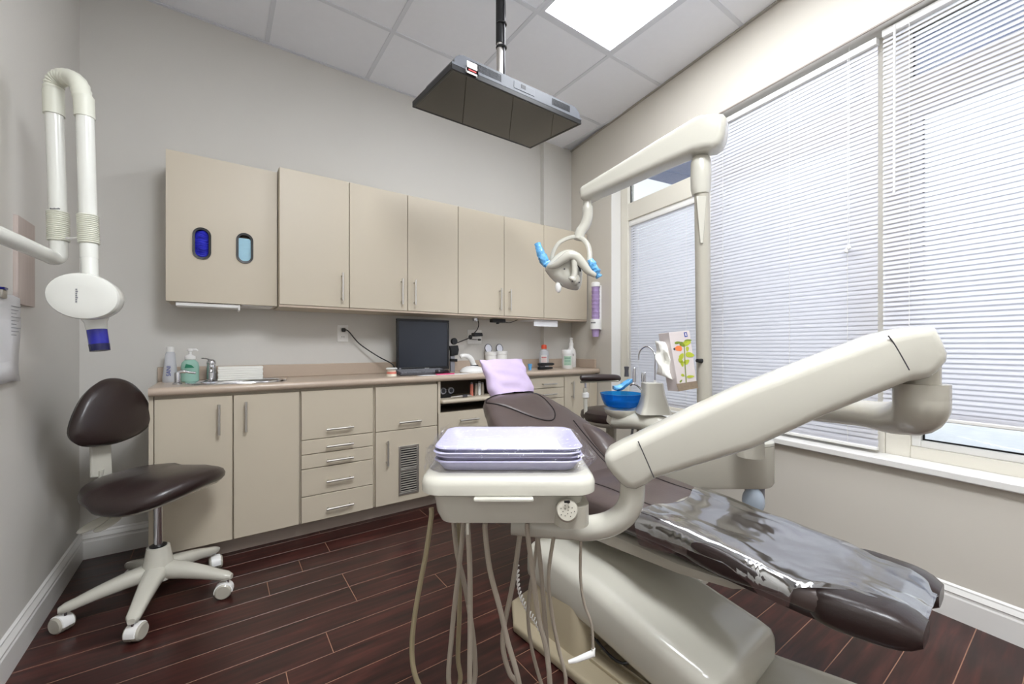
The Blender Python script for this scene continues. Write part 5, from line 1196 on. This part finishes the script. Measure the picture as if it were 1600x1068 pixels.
b = MB(); b.box(a.x, c.x, 2.82, 2.87, zt_-.03, zt_); b.build('case', 'black', t, world=True, bevel=.003)
b = MB(); b.tube(smooth_path([(c.x, 2.85, zt_-.02), (c.x+.07, 2.86, zt_-.025), PY(811, 498.5, 2.86)], 5), .003, 6); b.build('cable', 'black', t, world=True)
b = MB(); b.box(a.x+.05, a.x+.07, 2.83, 2.85, zt_-.042, zt_-.03); b.build('switch', 'black', t, world=True, bevel=.002)
t = thing('spot_lamp', 'small silver puck lamp under the wall cabinets beside the black cable', 'lamp', PY(742, 493, 2.85)); q = PY(742.5, 490, 2.86)
b = MB(); b.lathe([(.020, zt_-.026-zt_), (.022, -.02), (.022, 0)], (q.x, 2.86, zt_), 18); b.build('housing', 'chrome', t, world=True)
b = MB(); b.lathe([(.016, -.0275), (.016, -.026)], (q.x, 2.86, zt_), 16); b.build('lens', 'white', t, world=True)
b = MB(); b.box(PY(833, 500, 2.72).x, PY(873, 500, 2.72).x, 2.73, 2.95, zt_-.004, zt_-.001); b.box(PY(835, 500, 2.72).x, PY(872, 500, 2.72).x, 2.725, 2.728, zt_-.055, zt_-.001); tag(b.build('hanging_paper', 'paper', smooth=0), 'white paper card taped under the wall cabinet near the corner', 'paper')
# white dome with a curved arm
p = onc(738, 2.68); t = thing('curing_light_base', 'white domed device with a curved white handle beside the headrest', 'dental device', p)
b = MB(); b.lathe([(.095, 0), (.098, .008), (.092, .02), (.075, .035), (.045, .046), (.01, .05)], n=32); b.v = [Vector((q.x, q.y*.8, q.z)) for q in b.v]; b.build('dome', 'white', t)
b = MB(); b.tube(smooth_path([(.03, .02, .036), (.025, .03, .06), (.005, .03, .10), (-.03, .03, .122), (-.07, .03, .122), (-.085, .03, .115)], 5), [.022]*5+[.020]*10+[.016]*8+[.013]*3, 14); b.build('handle', 'white', t)
b = MB(); b.lathe([(.032, .034), (.034, .045), (.028, .055)], (.03, .02, 0), 18); b.build('socket', 'black', t)
# jars with round mirrored lids standing open
for k, (u, v, ur) in enumerate(((767, 551, 763), (783.5, 550, 780.5))):
    p = onc(u, 2.92); t = thing('mirror_jar', ('white jar with an open round mirror lid, nearer the monitor', 'white jar with an open round mirror lid, nearer the window')[k], 'jar', p, group='white jars with round lids')
    h_ = PY(u, v-1.5, 2.92).z-CT1
    b = MB(); b.lathe([(.045, 0), (.047, .005), (.047, h_-.03), (.043, h_-.026)], n=28); b.build('body', 'white', t)
    b = MB(); b.lathe([(.049, h_-.026), (.050, h_-.02), (.050, h_-.002), (.045, h_+.002), (.02, h_+.003)], n=28); b.build('cap', 'white', t)
    c = PY(ur, 544, 2.945)-p; nrm = Vector((.1, -1, .15)).normalized()
    b = MB(); b.lathe([(.034, -.003), (.037, -.003), (.039, 0), (.037, .003), (.034, .003), (.034, -.003)], c, 32, nrm, cap=False); b.build('lid_rim', 'black', t)
    b = MB(); b.lathe([(.0345, -.001), (.0345, .0015), (.01, .0018)], c, 32, nrm); M['mir'] = M.get('mir') or mat('mirror_white', (225, 226, 236), .25, .0); b.build('lid_mirror', 'mir', t)
# blue cup, clear bottle with red cap, stapler, wipes, spray bottle
t = bottle('blue_cup', [(.012, 0), (.016, .03), (.018, .05), (.016, .05), (.012, .01)], 828, 2.70, 'bluefilm', 'tiny pale blue cup on the counter right of the headrest', 'cup', n=16)
t = bottle('clear_bottle', [(.042, 0), (.045, .006), (.045, .13), (.038, .155), (.020, .165), (.018, .18)], 850, 2.86, 'clearb', 'clear plastic bottle with a red cap and red printed label', 'bottle')
b = MB(); b.lathe([(.024, .172), (.024, .20), (.020, .207), (.008, .21)], n=20); b.build('cap', 'red', t)
dr_ = (E0-onc(850, 2.86)); dr_.z = 0; dr_.normalize(); sd_ = Vector((-dr_.y, dr_.x, 0))
def curved_label(t, r, z0, z1, a, m, nm='label'):
    b = MB(); b.loft([[(dr_*math.cos(q)+sd_*math.sin(q))*r+Vector((0, 0, z)) for q in [-a+2*a*i/10 for i in range(11)]] for z in (z0, z1)], cap=False, closed=False); return b.build(nm, m, t)
curved_label(t, .0456, .05, .115, .6, 'white')
for i in range(5): curved_label(t, .0459, .056+i*.011, .059+i*.011+(.004 if i == 3 else 0), .5, 'inkr' if i else 'inkr', 'print')
xs_ = onc(853, 2.66); t = thing('stapler', 'black stapler lying on the counter near the wipes', 'stapler', xs_)
b = MB(); b.loft([[(x, y, z) for y, z in rrect(.018, h_, .006, 3)] for x, h_ in ((-.075, .010), (-.06, .013), (.06, .012), (.078, .006))]); b.v = [q+Vector((0, 0, .045)) for q in b.v]; b.build('top_arm', 'black', t)
b = MB(); b.loft([[(x, y, z+.013) for y, z in rrect(.018, h_, .006, 3)] for x, h_ in ((-.075, .012), (-.04, .0125), (.05, .009), (.062, .006))]); b.build('base', 'black', t)
b = MB(); b.box(-.07, -.02, -.014, .014, .02, .04); b.build('hinge', 'darkgrey', t, bevel=.003)
t = bottle('wipes_canister', [(.044, 0), (.047, .005), (.047, .125), (.049, .127), (.049, .158), (.044, .165), (.01, .166)], 886.5, 2.68, 'white', 'white wipes canister with a green printed label in the counter corner', 'canister')
M['palegreen'] = mat('pale_green_label', (190, 216, 196), .5, var=.06, scale=50)
curved_label(t, .0474, .03, .11, .75, 'palegreen')
for i in range(6): curved_label(t, .0477, .036+i*.012, .039+i*.012+(.003 if i == 4 else 0), .55, 'inkg', 'print')
t = bottle('spray_bottle', [(.044, 0), (.046, .006), (.046, .13), (.038, .16), (.022, .18), (.019, .205)], 892.5, 2.84, 'white', 'white spray bottle standing behind the wipes canister', 'bottle')
b = MB(); b.lathe([(.021, .20), (.021, .222), (.014, .228), (.012, .262), (.016, .264), (.015, .272), (.006, .276)], n=18); b.build('pump', 'white', t)
b = MB(); b.tube([(0, 0, .268), (-.02, -.02, .268)], [.007, .004], 8); b.build('nozzle', 'white', t)
curved_label(t, .0464, .135-.03, .125, .4, 'inkk', 'print')
# things on the pull-out shelf
sz = .728
t = thing('binocular_loupes', 'silver binocular loupes on the pull-out shelf', 'loupes', (PY(700, 610, 2.60).x, 2.62, sz))
for dx in (-.03, .03):
    b = MB(); b.lathe([(.018, -.03), (.022, -.02), (.022, .01), (.016, .012)], (dx, 0, .05), 18, (0, -1, .1)); b.build('barrel', 'grey', t)
    b = MB(); b.lathe([(.015, .0125), (.014, .0135)], (dx, 0, .05), 16, (0, -1, .1)); b.build('lens', 'black', t)
b = MB(); b.box(-.03, .03, .0, .02, .045, .056); b.box(-.04, .04, .005, .03, 0, .03); b.build('bridge', 'black', t, bevel=.003)
for k, (u, h_) in enumerate(((738, .085), (745, .075), (750, .09), (755, .08))):
    t = thing('instrument_holder', ('slim brown-topped tube on the pull-out shelf, leftmost of four', 'slim pale tube on the pull-out shelf, second of four', 'slim white tube on the pull-out shelf, third of four', 'slim pale tube on the pull-out shelf, next to the headrest')[k], 'tube', (PY(u, 610, 2.62).x, 2.63, sz), group='tubes on the pull-out shelf')
    b = MB(); b.lathe([(.011, 0), (.012, .004), (.012, h_-.01), (.009, h_)], n=14); b.build('tube', ('gum', 'hose', 'white', 'hose')[k], t)
    b = MB(); b.lathe([(.009, h_), (.009, h_+.01), (.004, h_+.012)], n=12); b.build('cap', 'grey', t)
t = thing('hand_instrument', 'flat grey hand instrument lying on the pull-out shelf', 'instrument', (PY(722, 615, 2.58).x, 2.575, sz))
b = MB(); b.tube([(-.09, 0, .008), (-.02, 0, .010), (.05, .005, .009), (.08, .01, .008)], [.004, .008, .008, .003], 8); b.build('handle', 'steel', t)
b = MB(); b.box(.0, .035, -.012, .012, .001, .02); b.build('grip', 'darkgrey', t, bevel=.003)
# cup dispenser on the window wall
t = thing('cup_dispenser', 'white wall cup dispenser with a stack of purple cups left of the windows', 'cup dispenser', W(-.44, -.05, 1.19))
def cd(z): return W(-.44, -.055, z)
b = MB(); b.lathe([(.040, 0), (.041, .006), (.038, .035), (.02, .042)], cd(1.605), 24); b.build('top_cap', 'white', t, world=True)
b = MB(); b.lathe([(.047, 0), (.047, .085), (.040, .088)], cd(1.235), 24); b.build('collar', 'white', t, world=True)
b = MB(); b.box(-.455, -.425, -.02, 0, 1.23, 1.62, fn=W); b.build('back_plate', 'white', t, world=True, bevel=.003)
b = MB(); 
lb = cd(1.29)+(E0-cd(1.29)).normalized()*0; dv = E0-cd(1.28); dv.z = 0; dv.normalize(); sv = Vector((-dv.y, dv.x, 0))
for i in range(4): b.box(-.02+i*.01, -.013+i*.01, .047, .0478, .0, .012, fn=lambda x, y, z: cd(1.285)+sv*(x-.018)+dv*y+Vector((0, 0, z)))
b.build('lettering', 'inkk', t, world=True, smooth=0)
for k in range(11):
    b = MB(); b.lathe([(.026, 0), (.034, .068), (.0365, .070), (.0365, .0735), (.033, .0735)] , cd(1.17+k*.036), 24)
    nm = 'lowest protruding' if k == 0 else ('topmost' if k == 10 else ('', 'second', 'third', 'fourth', 'fifth', 'sixth', 'seventh', 'eighth', 'ninth', 'tenth')[k]+' from the bottom')
    tag(b.build('paper_cup', 'cup', smooth=50), '%s purple cup of the stack in the wall dispenser' % nm, 'cup', 'purple cups in the dispenser')
